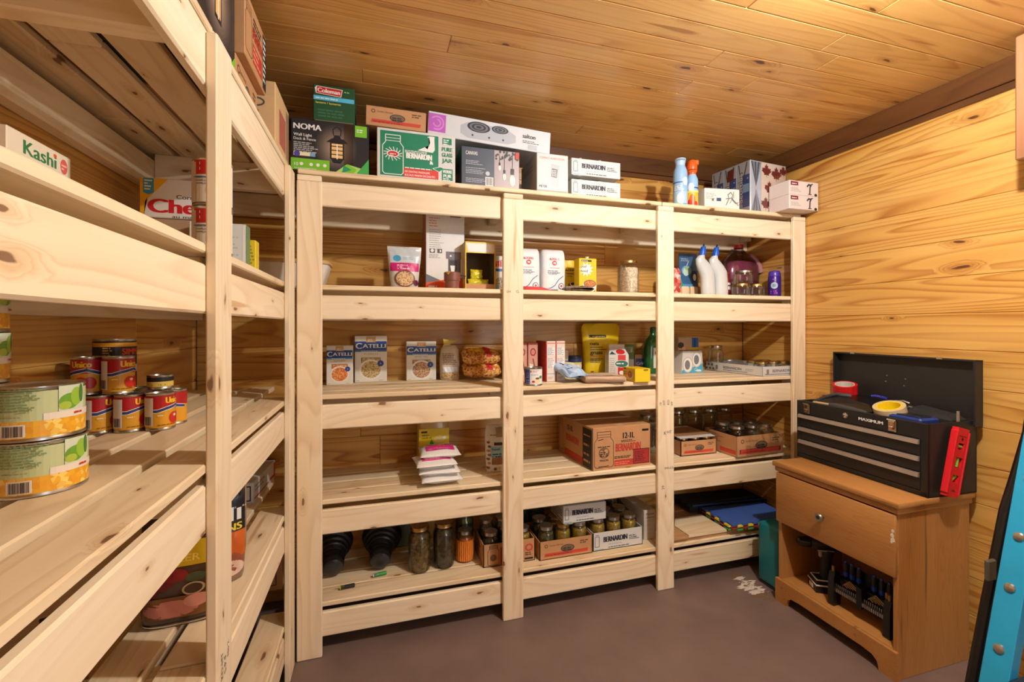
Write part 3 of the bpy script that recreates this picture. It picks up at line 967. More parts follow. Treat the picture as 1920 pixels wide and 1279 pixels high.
# two trays of jar lids, one upon the other, cardboard dividers sticking up
for i, (z, tx) in enumerate(((D[1], 'lower'), (D[1] + .0905, 'upper'))):
    w, d, h = .236, .17, .072
    t = thing('jar_tray', 'white printed canning jar tray with card tabs on top, %s of the two stacked' % tx, 'box', (.917, 1.768 + d / 2, z), 0, 'white jar trays on the back top deck')
    B().box(-w / 2, w / 2, -d / 2, d / 2, 0, h, WHITEC, .0015).done('box_body', t)
    bernardin_white(t, w, d, h)
    for u in (-.075, .02):
        B().prism([(u - .016, h), (u + .022, h), (u + .020, h + .0178), (u + .012, h + .016)], -d * .3, d * .42, M((168, 160, 150), .7)).done('divider_tab', t, smooth=0)

# two air freshener sprays
def spray(label, x, y, r_, hb, body, head, ops, rot=0):
    t = thing('air_freshener', label, 'spray can', (x, y, D[1]), rot)
    B().lathe([(r_ * .9, 0), (r_, .003), (r_, hb * .70), (r_ * .93, hb * .76), (r_ * .72, hb * .83), (r_ * .66, hb * .87)], body, 28).done('tin_body', t)
    b = B().lathe([(r_ * .68, hb * .86), (r_ * .66, hb * .90), (r_ * .74, hb * .95)], head, 24)
    b.loft([[(x_ * r_ * .78, y_ * r_ * .78 - (.010 if zz > .97 else 0), hb * zz + (y_ < 0) * -.003 * (zz > .97)) for x_, y_ in [(cos(a * pi / 8), sin(a * pi / 8)) for a in range(16)]] for zz in (.95, .985, 1.0)], head)
    b.done('spray_head', t)
    k = Ink(cyl(r_), step=.008, eps=.0003); ops(k, hb, r_); k.put('sleeve_print', t)
    return t
def f_blue(k, h, r_):
    k.rect(-.05, .004, .05, h * .30, M((170, 205, 232), .35, var=0)); k.ell(.0, h * .16, .018, .025, M((222, 236, 244), .35, var=0)); k.rect(-.06, h * .48, .06, h * .50, M((34, 60, 130), .35, var=0)); k.ell(.024, h * .51, .014, .020, M((236, 240, 244), .35, var=0)); k.rect(-.03, .004, .04, h * .05, M((72, 160, 214), .35, var=0)); k.fine(-.03, h * .40, .05, 3, .008, WHITE, 4)
def f_orange(k, h, r_):
    k.rect(-.05, .004, .05, h * .38, M((240, 188, 60), .35, var=0)); k.ell(.0, h * .20, .014, .026, M((226, 106, 40), .35, var=0)); k.ell(-.012, h * .10, .012, .020, M((214, 62, 40), .35, var=0)); k.ell(.016, h * .08, .012, .015, M((224, 60, 44), .35, var=0)); k.rect(-.05, .004, .05, h * .04, M((206, 50, 44), .35, var=0)); k.ell(-.006, h * .52, .014, .020, M((236, 240, 244), .35, var=0)); k.rect(.006, h * .49, .04, h * .515, M((34, 60, 130), .35, var=0)); k.rect(-.05, h * .38, .05, h * .43, M((246, 222, 120), .35, var=0))
spray('pale blue air freshener can standing left of the orange-headed one', 1.372, 1.80, .0325, .226, M((150, 190, 226), .3, var=.02), M((176, 206, 236), .3, var=.02), f_blue, -.60)
t = spray('air freshener can with an orange trigger head and fiery lower sleeve', 1.442, 1.805, .0275, .186, M((150, 192, 230), .3, var=.02), M((226, 96, 30), .35, var=.02), f_orange, -.62)
OR = M((226, 96, 30), .35, var=.02)
B().lathe([(.018, .168), (.0235, .176), (.0245, .200), (.020, .222), (.014, .230)], OR, 20).box(-.012, .030, -.011, .011, .205, .229, OR, .004).box(.016, .022, -.004, .004, .178, .208, WHITEC, .002, 1, Matrix.Rotation(radians(-14), 4, 'Y')).done('trigger_head', t)

# tissue multipack, wrapped in film
a0 = radians(5.6)
w, d, h = .252, .238, .258
t = thing('tissue_multipack', 'film-wrapped multipack of tissue boxes with dark red maple leaves on its end', 'box', (1.755 + cos(a0) * w / 2 - sin(a0) * d / 2, 1.770 + sin(a0) * w / 2 + cos(a0) * d / 2, D[1]), a0)
TG = (188, 194, 204)
TMAT = M(TG, .4, var=.02); DKG = M((74, 78, 88), .4, var=0); MIDG = M((134, 138, 150), .4, var=0); LEAFR = M((122, 44, 38), .4, var=0); LEAFB = M((226, 206, 190), .4, var=0); BLU = M((44, 92, 168), .4, var=0); LBL = M((150, 186, 222), .4, var=0)
for i in range(3):
    B().box(-w / 2, w / 2, -d / 2 + i * d / 3 + .0006, -d / 2 + (i + 1) * d / 3 - .0006, 0, h, TMAT, .002).done('tissue_box', t)
LEAF = [(0, -1), (.06, -.55), (.5, -.62), (.42, -.42), (.95, -.02), (.78, .08), (.86, .38), (.55, .32), (.48, .48), (.24, .22), (.34, .76), (.16, .66), (0, 1), (-.16, .66), (-.34, .76), (-.24, .22), (-.48, .48), (-.55, .32), (-.86, .38), (-.78, .08), (-.95, -.02), (-.42, -.42), (-.5, -.62), (-.06, -.55)]
k = Ink(front(d))
k.rect(-w / 2 + .075, .004, w / 2 - .003, h - .004, LEAFB)
for u, v, s_ in ((-.02, .05, .036), (.06, .028, .034), (.005, .13, .038), (.082, .12, .036), (-.015, .215, .036), (.055, .205, .04), (.105, .225, .03), (.112, .06, .028)):
    k.poly([(u + a * s_, v + b_ * s_) for a, b_ in LEAF], LEAFR)
for q in range(6):
    cx = -w / 2 + .038
    k.poly([(cx + .004 * cos(q), h * .45), (cx - .034 + .012 * q, .006), (cx - .026 + .012 * q, .006)], DKG if q % 2 else MIDG); k.poly([(cx, h * .5), (cx - .034 + .012 * q, h - .006), (cx - .024 + .012 * q, h - .006)], MIDG if q % 2 else DKG)
k.put('front_print', t)
k = Ink(lside(w))
for i in range(3):
    u = -d / 2 + d / 3 * (2 - i) + .0 if False else -d / 2 + d / 3 * i
    k.rect(u + .034, .03, u + .074, h * .74, BLU); k.rect(u + .036, h * .40, u + .072, h * .56, LBL)
    k.line([(u + .008, .02), (u + .03, h * .5), (u + .012, h * .96)], .005, DKG); k.line([(u + .03, h * .5), (u + .06, h * .97)], .006, DKG); k.line([(u + .024, .02), (u + .03, h * .5)], .004, MIDG)
    k.text('Scotties', u + .035, .050, .026, M((26, 36, 80), .4, var=0), w=.156, rot=pi / 2, bold=3); k.text('Scotties', u + .034, .054, .022, WHITE, w=.148, rot=pi / 2, bold=1)
    k.ell(u + .064, h * .66, .004, .004, AMB)
k.poly([(u_ , v_) for u_, v_ in ((-.02, h * .70), (.02, h * .72), (.024, h * .95), (-.016, h * .93))], LEAFR)
k.put('side_print', t)
B().box(-w / 2 - .002, w / 2 + .002, -d / 2 - .002, d / 2 + .002, .0005, h + .002, FILM, .004).done('film_wrap', t)

w, d, h = .185, .055, .098
t = thing('faucet_box', 'white box with a line drawing of a tap in front of the tissue multipack', 'box', (1.588, 1.795, D[1]), radians(-7))
B().box(-w / 2, w / 2, -d / 2, d / 2, 0, h, M((222, 220, 214), .5, var=.02), .002).done('box_body', t)
k = Ink(front(d)); GY = M((110, 110, 108), .5, var=0)
k.fine(-.085, h * .72, .06, 4, .008, M((176, 176, 172), .5, var=0), 3); k.rect(-.03, h * .38, -.006, h * .54, M((60, 80, 120), .5, var=0)); k.rect(-.055, h * .38, -.044, h * .5, GY)
k.line([(.02, .02), (.035, .05), (.03, .07), (.045, .082), (.055, .07), (.05, .05), (.07, .03), (.085, .034)], .004, GY); k.line([(.02, .05), (.05, .055), (.085, .02)], .004, GY); k.line([(.04, .03), (.06, .06), (.06, .085)], .003, GY); k.put('front_print', t)

for i in range(2):
    w, d, h = .182, .115, .0675
    t = thing('tap_box', 'small pinkish white tap box by the right wall, %s of the two stacked' % ('lower', 'upper')[i], 'box', (1.968, 1.662 + d / 2, D[1] + i * .0680), 0, 'small tap boxes by the right wall')
    B().box(-w / 2, w / 2, -d / 2, d / 2, 0, h, M((222, 208, 204), .45, var=.02), .0015).done('box_body', t)
    k = Ink(front(d)); k.rect(-.082, h * .66, -.036, h * .93, M((122, 34, 44), .45, var=0)); k.fine(-.075, h * .75, .03, 1, .008, WHITE, 2); k.fine(-.08, h * .44, .06, 3, .007, M((180, 168, 164), .5, var=0), 3)
    k.line([(.036, h * .12), (.038, h * .62), (.044, h * .76), (.030, h * .80), (.020, h * .66)], .008, M((56, 48, 48), .5, var=0)); k.line([(.04, h * .78), (.054, h * .86)], .006, M((56, 48, 48), .5, var=0)); k.rect(.026, h * .08, .048, h * .14, M((56, 48, 48), .5, var=0)); k.ell(.074, h * .1, .009, .007, INK, 12)
    k.put('front_print', t)

# ============================================================ second deck of the back unit
BAMB = M((206, 166, 116), .55, var=.06, scale=30)
t = thing('bread_bin', 'long white bread bin with a bamboo lid in the back left corner', 'bread bin', (-.372, 1.985, D[2]))
B().loft([[(a * sp(i * pi / 20, 5)[0], b_ * sp(i * pi / 20, 5)[1], z) for i in range(40)] for z, a, b_ in ((0, .158, .072), (.006, .164, .078), (.090, .188, .092), (.094, .188, .092))], M((228, 222, 212), .25, var=.02)).done('bin_body', t)
B().loft([[(a * sp(i * pi / 20, 5)[0], a / .19 * .094 * sp(i * pi / 20, 5)[1], z) for i in range(40)] for z, a in ((.094, .190), (.096, .194), (.107, .194), (.110, .191))], BAMB).done('lid', t)

def gran(k):
    MAG = M((196, 30, 116), .4, var=0); SIL = M((206, 214, 220), .3, var=0)
    k.rect(-.058, .100, .058, .165, M((196, 204, 210), .3, var=.03)); k.ell(-.030, .122, .016, .013, M((70, 160, 200), .4, var=0)); k.fine(-.008, .124, .05, 2, .006, M((130, 180, 206), .4, var=0), 3)
    k.rect(-.056, .070, .056, .104, MAG); k.fine(-.030, .092, .06, 2, .008, WHITE, 4); k.fine(-.028, .078, .055, 1, .007, WHITE, 5)
    k.ell(0, .040, .040, .034, M((120, 70, 60), .4, var=0), 28); k.ell(0, .040, .034, .029, speckle('granola', (206, 170, 120), (150, 100, 64), 260, c3=(230, 206, 160)), 28); k.ell(.044, .024, .010, .012, M((96, 24, 60), .4, var=0))
bag('granola_pouch', 'silver and magenta stand-up granola pouch left of the tall white box', 'pouch', .135, .172, .06, (.107, 1.87, D[2]), M((202, 200, 196), .35, var=.04), prof=[(0, .78, .7), (.06, .80, 1), (.4, .88, 1), (.75, .97, .6), (.93, 1, .2), (1, 1, .06)], ops=gran, seed=2)

w, d, h = .162, .13, .372
t = cb('coffee_maker_box', 'tall white coffee maker box with an orange foot on the second deck', 'box', .195, .357, 1.888, d, D[2], h, M((226, 226, 226), .4, var=.02))
OG = M((232, 88, 36), .4, var=0); SL = M((106, 112, 122), .4, var=0); CH = M((84, 82, 90), .4, var=0)
k = Ink(front(d))
k.poly([(-.081, .003), (.081, .003), (.081, .062), (.0, .046), (-.081, .030)], OG); k.poly([(-.081, .030), (-.081, .068), (-.02, .042)], SL); k.fine(-.07, .012, .05, 1, .014, WHITE, 3)
for i, v in enumerate((.300, .289, .278, .267)): k.fine(-.068, v, .045, 1, .007, M((226, 110, 70), .4, var=0), i + 2)
for i in range(10): k.fine(-.068, .252 - i * .009, .062, 1, .0045, M((150, 150, 152), .4, var=0), i + 9)
k.rect(.02, .31, .065, .345, M((70, 74, 80), .4, var=0)); k.rect(-.066, .156, -.044, .174, CH); k.ell(-.055, .166, .007, .007, WHITE); k.rect(-.034, .156, -.014, .174, CH); k.rect(-.024, .160, -.018, .170, WHITE)
k.fine(-.068, .147, .055, 3, .006, M((170, 170, 172), .4, var=0), 8)
k.rect(.002, .134, .066, .164, M((120, 112, 124), .35, var=0)); k.rect(.012, .074, .064, .134, M((104, 98, 108), .35, var=0)); k.rect(.016, .082, .050, .128, M((54, 52, 58), .35, var=0)); k.poly([(.02, .106), (.042, .106), (.038, .08), (.024, .08)], WHITE); k.ell(.022, .146, .004, .004, WHITE); k.rect(.018, .156, .042, .161, CH)
k.put('front_print', t)
k = Ink(lside(w)); k.rect(-.063, .004, .063, h - .004, M((178, 108, 92), .4, var=0)); k.rect(-.063, .004, .063, .04, OG); k.put('side_print', t)

t = thing('clay_pot', 'small two-tier brown clay pot in front of the coffee maker box', 'pot', (.290, 1.800, D[2]))
B().lathe([(.026, 0), (.028, .002), (.029, .030), (.0325, .033), (.033, .064), (.031, .066), (.029, .060), (.028, .036)], M((128, 76, 64), .45, var=.06), 28, cap1=False).done('pot_body', t)
B().tube([(.030, 0, .056), (.046, 0, .056), (.054, 0, .052), (.052, 0, .046), (.030, 0, .044)], .0035, M((70, 44, 40), .5), 8).done('handle', t)
B().lathe([(.0297, .0305), (.0306, .0315), (.0298, .033)], M((204, 172, 60), .5), 28, cap0=False, cap1=False).done('gold_band', t)
B().loft([[(-.027, -.017, .066), (-.012, -.030, .066), (-.019, -.027, .054)], [(-.028, -.018, .067), (-.013, -.031, .067), (-.020, -.028, .0535)]], M((214, 186, 60), .5)).done('glaze_drip', t)

# open-fronted yellow display box with packets inside
w, d, h = .128, .12, .200
YL = M((228, 190, 30), .45, var=.02)
t = thing('display_box', 'open-fronted yellow and white box holding yellow foil packets', 'box', (.413, 1.828 + d / 2, D[2]))
b = B()
IN = M((92, 74, 48), .7)
b.box(-w / 2, -w / 2 + .003, -d / 2, d / 2, 0, h, M((206, 178, 130), .6)); b.box(w / 2 - .003, w / 2, -d / 2, d / 2, 0, h, IN); b.box(-w / 2, w / 2, d / 2 - .003, d / 2, 0, h, IN); b.box(-w / 2, w / 2, -d / 2, d / 2, 0, .003, IN); b.box(-w / 2, w / 2, -d / 2, d / 2, h - .003, h, IN)
b.box(-w / 2 + .003, w / 2 - .003, -d / 2, -d / 2 + .003, 0, .026, KRAFT); b.box(-w / 2, w / 2, -d / 2 - .001, -d / 2 + .003, h - .046, h, YL)
b.box(-w / 2, -w / 2 + .004, -d / 2 - .001, -d / 2 + .002, 0, h - .046, YL); b.box(w / 2 - .004, w / 2, -d / 2 - .001, -d / 2 + .002, 0, h - .046, YL)
b.done('box_body', t, smooth=0)
k = Ink(lambda u, v, e: (u, -d / 2 - .001 - e, v)); k.poly([(-w / 2 + .004, h - .006), (-w / 2 + .012, h - .042), (w / 2 - .005, h - .042), (w / 2 - .005, h - .006)], WHITE); k.put('header_print', t)
FOIL = M((206, 190, 30), .28, var=.12, scale=120, bump=.6)
for i, (x, y, z, a) in enumerate(((.392, 1.856, D[2] + .0035, .1), (.428, 1.864, D[2] + .0035, -.12), (.406, 1.876, D[2] + .046, .2))):
    bag('foil_packet', 'yellow foil packet in the open-fronted box, %s' % ('lower left', 'lower right', 'on top')[i], 'packet', .058, .045, .022, (x, y, z), FOIL, prof=PILLOW, wr=.003, seed=i + 3, group='foil packets in the yellow box', rot=a, n=20)

w, d, h = .09, .07, .156
t = cb('sweetener_box', 'white box with red script half hidden behind the second post', 'box', .492, .582, 1.885, d, D[2], h, WHITEC)
k = Ink(front(d)); k.text('ill', -.042, .108, .026, RED, w=.024, bold=2); k.line([(-.040, .128), (-.012, .138)], .003, RED); k.rect(-.044, .088, .02, .100, M((50, 96, 176), .4, var=0)); k.ell(-.02, .034, .03, .028, speckle('oat_print', (200, 190, 170), (110, 90, 70), 300), 20); k.rect(-.044, .01, -.03, .03, M((120, 160, 190), .4, var=0)); k.put('front_print', t)

SUGW = M((228, 230, 234), .5, var=.03, bump=.15)
def sugar(k):
    GB = M((120, 140, 160), .5, var=0); DB = M((46, 70, 130), .5, var=0); RC = M((214, 60, 62), .5, var=0)
    k.text('ROGERS', 0, .150, .010, RC, w=.046, al='c', arc=3.0); k.ell(0, .136, .011, .011, RC); k.rect(-.006, .133, .006, .139, WHITE); k.fine(-.024, .112, .048, 1, .006, M((206, 160, 160), .5, var=0), 2)
    k.fine(-.034, .098, .07, 2, .008, GB, 3); k.fine(-.03, .084, .06, 1, .009, M((170, 186, 200), .5, var=0), 4)
    k.line([(-.045, .018), (-.02, .022), (0, .034), (.02, .062), (.042, .078)], .003, DB); k.ell(.032, .032, .014, .014, DB); k.ell(.032, .032, .011, .011, WHITE); k.ell(.032, .032, .005, .005, RC); k.rect(-.04, .008, .02, .02, M((196, 214, 232), .5, var=0))
for i, (x, lab) in enumerate(((.648, 'white paper sugar bag beside the second post, left of the pair'), (.772, 'white paper sugar bag standing clear of the post, right of the pair'))):
    bag('sugar_bag', lab, 'bag', .116, .198, .075, (x, 1.93, D[2]), SUGW, prof=BLOCKBAG, p=4.5, wr=.0015, seed=i + 1, ops=sugar, group='white sugar bags on the second deck')
w, d, h = .026, .06, .152
t = cb('slim_carton', 'slim blue and white carton squeezed between two white sugar bags', 'box', .703, .729, 1.985, d, D[2], h, WHITEC)
k = Ink(front(d)); k.rect(-.013, .02, .013, .065, M((40, 130, 206), .4, var=0)); k.rect(-.013, .085, .013, .125, M((40, 110, 190), .4, var=0)); k.fine(-.01, .075, .02, 2, .006, M((90, 140, 190), .4, var=0), 2); k.put('front_print', t)

YEL = M((226, 194, 16), .38, var=.03, bump=.1)
def ypou(k):
    k.fine(-.030, .120, .05, 2, .007, INK, 2); k.rect(-.026, .086, .0, .090, M((120, 180, 60), .4, var=0)); k.rect(-.028, .098, .012, .101, INK); k.ell(.002, .036, .026, .022, M((70, 50, 34), .4, var=0)); k.ell(.004, .050, .017, .010, WHITE); k.ell(.004, .051, .013, .007, M((60, 44, 30), .4, var=0))
bag('yellow_pouch', 'glossy yellow soup pouch standing left of the yellow broth carton', 'pouch', .078, .165, .04, (.890, 1.98, D[2]), YEL, ops=ypou, seed=5)
w, d, h = .088, .055, .158
t = cb('broth_carton', 'yellow broth carton with a white starburst and soup bowl', 'carton', .874, .962, 1.852, d, D[2], h, M((232, 196, 18), .38, var=.01))
k = Ink(front(d))
k.rect(-.032, h * .90, .018, h * .955, INK); k.fine(-.030, h * .915, .045, 1, .005, WHITE, 3)
k.poly([((.036 if i % 2 else .022) * cos(i * pi / 11) - .008, h * .68 + (.034 if i % 2 else .021) * sin(i * pi / 11)) for i in range(22)], WHITE)
k.text('beef', -.034, h * .73, .012, M((90, 60, 40), .4, var=0), w=.028); k.text('boeuf', -.034, h * .60, .012, M((90, 60, 40), .4, var=0), w=.034)
k.ell(.002, h * .07, .034, .012, M((150, 40, 30), .4, var=0)); k.ell(.008, h * .20, .034, .028, WHITE); k.ell(.010, h * .27, .031, .018, M((150, 84, 54), .4, var=0)); k.ell(.010, h * .275, .026, .014, speckle('soup', (160, 80, 50), (210, 150, 80), 320), 20)
k.put('front_print', t)
B().lathe([(.009, 0), (.009, .010), (.008, .011)], WHITEC, 16, c=(.008, 0, h)).done('cap', t)

t, g = bag('brown_packet', 'crinkled clear packet of brown pieces lying along the deck edge', 'packet', .14, .055, .026, (.846, 1.775, D[2] + .013), speckle('brown_bits', (96, 78, 66), (150, 132, 120), 130, .35), prof=PILLOW, wr=.004, seed=7, tilt=(-pi / 2, 0))
t = thing('red_spatula', 'red tool lying flat at the deck edge beside the second post', 'utensil', (.640, 1.775, D[2] + .006), radians(-8))
B().loft([[(-.055, -.012, -.006), (-.055, .012, -.006), (-.055, .012, .010), (-.055, -.012, .010)], [(.02, -.012, -.006), (.02, .012, -.006), (.02, .012, .008), (.02, -.012, .008)], [(.06, -.004, -.006), (.06, .004, -.006), (.06, .004, -.002), (.06, -.004, -.002)]], M((190, 38, 38), .4)).done('blade', t)
B().box(.045, .095, -.004, .004, -.006, -.002, M((120, 30, 30), .4), .001).done('handle', t)

OATS = speckle('oats', (236, 220, 200), (196, 168, 140), 190, .7, (222, 202, 178))
jar('tall glass jar of pale oats with a metal lid beside the third post', .050, .158, (1.142, 1.88, D[2]), OATS, .74, GOLDLID, rot=.4)

# third bay
RSW = speckle('red_stripe_pack', (190, 60, 50), (226, 214, 206), 60, .5, (214, 120, 110), .1)
bag('striped_pack', 'red and white crumpled packs half hidden behind the third post', 'pack', .085, .150, .05, (1.462, 1.98, D[2]), RSW, prof=BLOCKBAG, p=3, wr=.004, seed=9)
w, d, h = .112, .012, .190
t = thing('freshener_card', 'blue card of plug-in air freshener with two cream refills below', 'package', (1.550, 1.965, D[2]), 0, None, (radians(-2), 0))
B().box(-w / 2, w / 2, -.003, .003, .046, .228, M((56, 96, 140), .4, var=.05), .001).done('card', t)
k = Ink(lambda u, v, e: (u, -.003 - e, v)); k.ell(-.012, .138, .030, .026, M((120, 170, 210), .4, var=0)); k.ell(-.016, .132, .018, .022, M((190, 220, 200), .4, var=0)); k.ell(-.010, .150, .012, .009, M((150, 190, 120), .4, var=0)); k.line([(-.01, .165), (.0, .185)], .003, WHITE); k.rect(-.052, .05, .03, .068, M((80, 150, 200), .4, var=0)); k.ell(.034, .110, .018, .030, M((40, 44, 100), .4, var=0)); k.ell(.036, .104, .010, .018, WHITE); k.fine(-.045, .196, .06, 2, .009, M((160, 180, 200), .4, var=0), 3); k.poly([(-.056, .05), (-.03, .05), (-.056, .12)], M((70, 150, 140), .4, var=0)); k.put('card_print', t)
for x in (-.026, .026): B().box(x - .023, x + .023, -.014, .012, 0, .056, M((232, 202, 166), .4, var=.02), .007, 2).done('refill', t)

WB = M((204, 210, 212), .32, var=.01)
BLC = M((16, 92, 204), .35, var=.02)
def cleaner(label, x):
    t = thing('toilet_cleaner', label, 'bottle', (x, 1.865, D[2]), 0, 'white toilet cleaner bottles')
    path = [(0, .000, .036, .024), (0, .006, .038, .026), (-.001, .055, .037, .026), (-.003, .090, .037, .026), (-.008, .118, .038, .025), (-.022, .142, .036, .023), (-.038, .166, .031, .020), (-.046, .184, .025, .018), (-.040, .200, .016, .015), (-.034, .206, .0135, .0135)]
    rings = []
    for cx, z, a, b_ in path:
        tl = 0 if z < .1 else (-.5 if z < .17 else -.1)
        rings.append([(cx + a * cos(i * pi / 12), b_ * sin(i * pi / 12), z + tl * a * cos(i * pi / 12) * -.55) for i in range(24)])
    B().loft(rings, WB).done('bottle_body', t, smooth=1.0)
    k = B(); k.loft([[(cx + r_ * cos(i * pi / 9), r_ * sin(i * pi / 9), z + .12 * r_ * cos(i * pi / 9)) for i in range(18)] for cx, z, r_ in ((-.035, .203, .0165), (-.033, .214, .0165), (-.030, .232, .0135), (-.027, .246, .0115), (-.0262, .2475, .005), (-.0245, .260, .0028))], BLC); k.done('cap', t)
    return t
cleaner('white angle-necked cleaner bottle with a blue cap, left of the pair', 1.585)
cleaner('white angle-necked cleaner bottle with a blue cap, right of the pair', 1.664)

jar('small clear bottle with a green cap behind the right cleaner bottle', .020, .118, (1.745, 1.955, D[2]), M((150, 150, 140), .4), .6, None, name='green_capped_bottle', cat='bottle').children
t = bpy.data.objects['green_capped_bottle']
B().lathe([(.0135, .108), (.0135, .128), (.012, .130)], M((44, 140, 74), .4), 16).done('cap', t)
t = thing('red_sauce_bottle', 'red and white narrow bottle standing left of the stacked small jars', 'bottle', (1.800, 1.975, D[2]))
B().lathe([(.017, 0), (.018, .003), (.018, .085), (.011, .105), (.009, .122), (.009, .138)], M((150, 34, 34), .35, var=.04), 20).done('bottle_body', t)
k = Ink(cyl(.018), step=.005); k.rect(-.03, .045, .03, .062, WHITE); k.rect(-.03, .07, .03, .082, WHITE); k.put('label_print', t)

# big jug of purple washer fluid
t = thing('fluid_jug', 'large clear jug of purple red fluid in the corner behind small jars', 'jug', (1.935, 2.035, D[2]), radians(8))
JP = [(0, .115, .062), (.008, .122, .068), (.14, .122, .068), (.185, .118, .066), (.215, .098, .058), (.24, .068, .046), (.262, .034, .030), (.275, .022, .022), (.290, .021, .021)]
def jr(s, z0=None):
    return [[(a * s * sp(i * pi / 14, 3)[0], b_ * s * sp(i * pi / 14, 3)[1], z) for i in range(28)] for z, a, b_ in JP]
B().loft(jr(1), thin_clear('jug_plastic', (238, 222, 228), .06, .15)).done('jug_body', t, smooth=1)
JF = M((142, 74, 100), .3, var=.06, scale=10)
B().loft([[(a * .965 * sp(i * pi / 14, 3)[0], b_ * .95 * sp(i * pi / 14, 3)[1], min(max(z, .003), .205)) for i in range(28)] for z, a, b_ in JP[:5]], JF).done('fluid', t, smooth=1)
B().lathe([(.024, .282), (.025, .285), (.025, .302), (.022, .304)], M((190, 44, 50), .4), 20).done('cap', t)
B().tube([(.052, -.030, .242), (.082, -.040, .222), (.104, -.046, .19), (.116, -.048, .15)], .015, M((186, 130, 140), .35), 10).done('grip', t)

# three little jam jars
for x, y, z, lab in ((1.786, 1.862, 0, 'small empty jam jar at the lower left of the three'), (1.884, 1.866, 0, 'small empty jam jar at the lower right of the three'), (1.808, 1.868, .0675, 'small empty jam jar on top of the other two')):
    jar(lab, .046, .067, (x, y, D[2] + z), None, lid=STEEL if z else GOLDLID, group='small empty jam jars', name='jam_jar')
t = thing('deodorant_can', 'purple spray can standing alone at the right end of the deck', 'can', (2.004, 1.862, D[2]), -.80)
PP = M((62, 34, 140), .3, var=.02)
B().lathe([(.0285, 0), (.030, .003), (.030, .108), (.0285, .112)], PP, 28).done('can_body', t)
B().lathe([(.0288, .112), (.0288, .126), (.024, .138), (.010, .142)], M((84, 60, 176), .3), 28).done('cap', t)
k = Ink(cyl(.030), step=.007, eps=.0003); k.ell(-.002, .062, .017, .017, M((190, 200, 214), .35, var=0)); k.ell(-.002, .062, .009, .009, M((110, 170, 180), .35, var=0)); k.fine(-.02, .03, .04, 2, .010, M((214, 90, 180), .35, var=0), 3); k.fine(-.01, .092, .025, 1, .008, M((220, 100, 180), .35, var=0), 4); k.put('can_print', t)

# ============================================================ third deck of the back unit
CRM = M((226, 222, 212), .45, var=.01); CB_ = M((28, 74, 150), .4, var=.01); CL = M((60, 160, 214), .4, var=0); TAN = M((206, 160, 110), .4, var=0)
PASTA = {0: speckle('pasta_orange', (226, 120, 50), (240, 190, 110), 330, .5, (200, 80, 40)), 1: speckle('pasta_pale', (226, 206, 150), (150, 120, 70), 300, .5, (206, 180, 120)), 2: speckle('pasta_tricolour', (226, 190, 150), (120, 110, 70), 300, .5, (206, 140, 110))}
def pasta(label, x0, x1, y, h, kind, name):
    w, d = x1 - x0, .045
    t = cb('pasta_box', label, 'box', x0, x1, y, d, D[3], h, CRM, group='blue and cream pasta boxes')
    k = Ink(front(d))
    k.rect(-w / 2 + .001, h * .69, w / 2 - .001, h * .88, CB_); k.rect(-w / 2 + .001, h * .655, w / 2 - .001, h * .69, CL if kind == 0 else M((70, 110, 170), .4, var=0)); k.rect(-w * .15, h * .86, w * .15, h * .985, TAN); k.fine(-w * .1, h * .91, w * .2, 2, h * .03, WHITE, 3)
    k.text('C', -w * .46, h * .725, h * .125, WHITE, w=w * .18, bold=2); k.text('ATELLI', -w * .25, h * .74, h * .085, WHITE, w=w * .71, bold=2.5)
    k.fine(-w * .3, h * .665, w * .6, 1, h * .02, WHITE, 5); k.text(name, 0, h * .595, h * .028, M((140, 130, 116), .4, var=0), w=w * .42, al='c', bold=.3)
    k.rect(-w * .30, h * .42, w * .30, h * .53, M((110, 92, 60), .4, var=0)); k.rect(-w * .28, h * .42, w * .28, h * .52, PASTA[kind])
    k.ell(0, h * .27, w * .36, w * .33, M((236, 234, 228), .4, var=0), 30); k.ell(0, h * .27, w * .30, w * .275, PASTA[kind], 30)
    k.ell(w * .30, h * .40, w * .10, w * .10, M((36, 70, 150), .4, var=0)); k.text('S', w * .30, h * .385, h * .03, WHITE, al='c')
    k.fine(-w * .46, h * .03, w * .15, 1, h * .02, M((150, 150, 150), .4, var=0), 7); k.fine(w * .25, h * .03, w * .2, 1, h * .02, M((150, 150, 150), .4, var=0), 8)
    k.put('front_print', t); return t
pasta('cream and blue pasta box with an orange bowl, beside the left post', -.203, -.098, 2.02, .166, 0, 'ALPHABETS')
pasta('tallest cream and blue pasta box, second from the left post', -.094, .043, 2.084, .205, 1, 'FUSILLI')
pasta('cream and blue pasta box standing apart, left of the clear pasta bag', .128, .262, 2.083, .178, 2, 'BOW TIES')

PB = M((206, 190, 166), .4, var=.06, bump=.3)
t, g = bag('pasta_bag', 'beige see-through pasta bag clipped with a yellow top', 'bag', .092, .160, .062, (.322, 2.072, D[3]), PB, prof=[(0, .88, .85), (.08, .95, 1), (.6, 1, 1), (.85, .92, .7), (1, .66, .2)], p=3, wr=.003, seed=3, ops=lambda k: (k.rect(-.042, .010, .042, .036, speckle('macaroni', (222, 196, 146), (160, 130, 84), 260)), k.rect(-.034, .038, .034, .062, M((222, 226, 234), .4, var=0)), k.fine(-.036, .120, .07, 7, .008, M((150, 130, 110), .4, var=0), 4)))
B().loft([[(-.030, -.008, .150), (.030, -.008, .150), (.030, .008, .150), (-.030, .008, .150)], [(-.027, -.006, .166), (.0, -.006, .163), (.0, .006, .163), (-.027, .006, .166)], [(-.030, -.002, .188), (.032, -.002, .180), (.032, .002, .180), (-.030, .002, .188)]], M((206, 176, 46), .4)).done('bag_top', t, smooth=0)

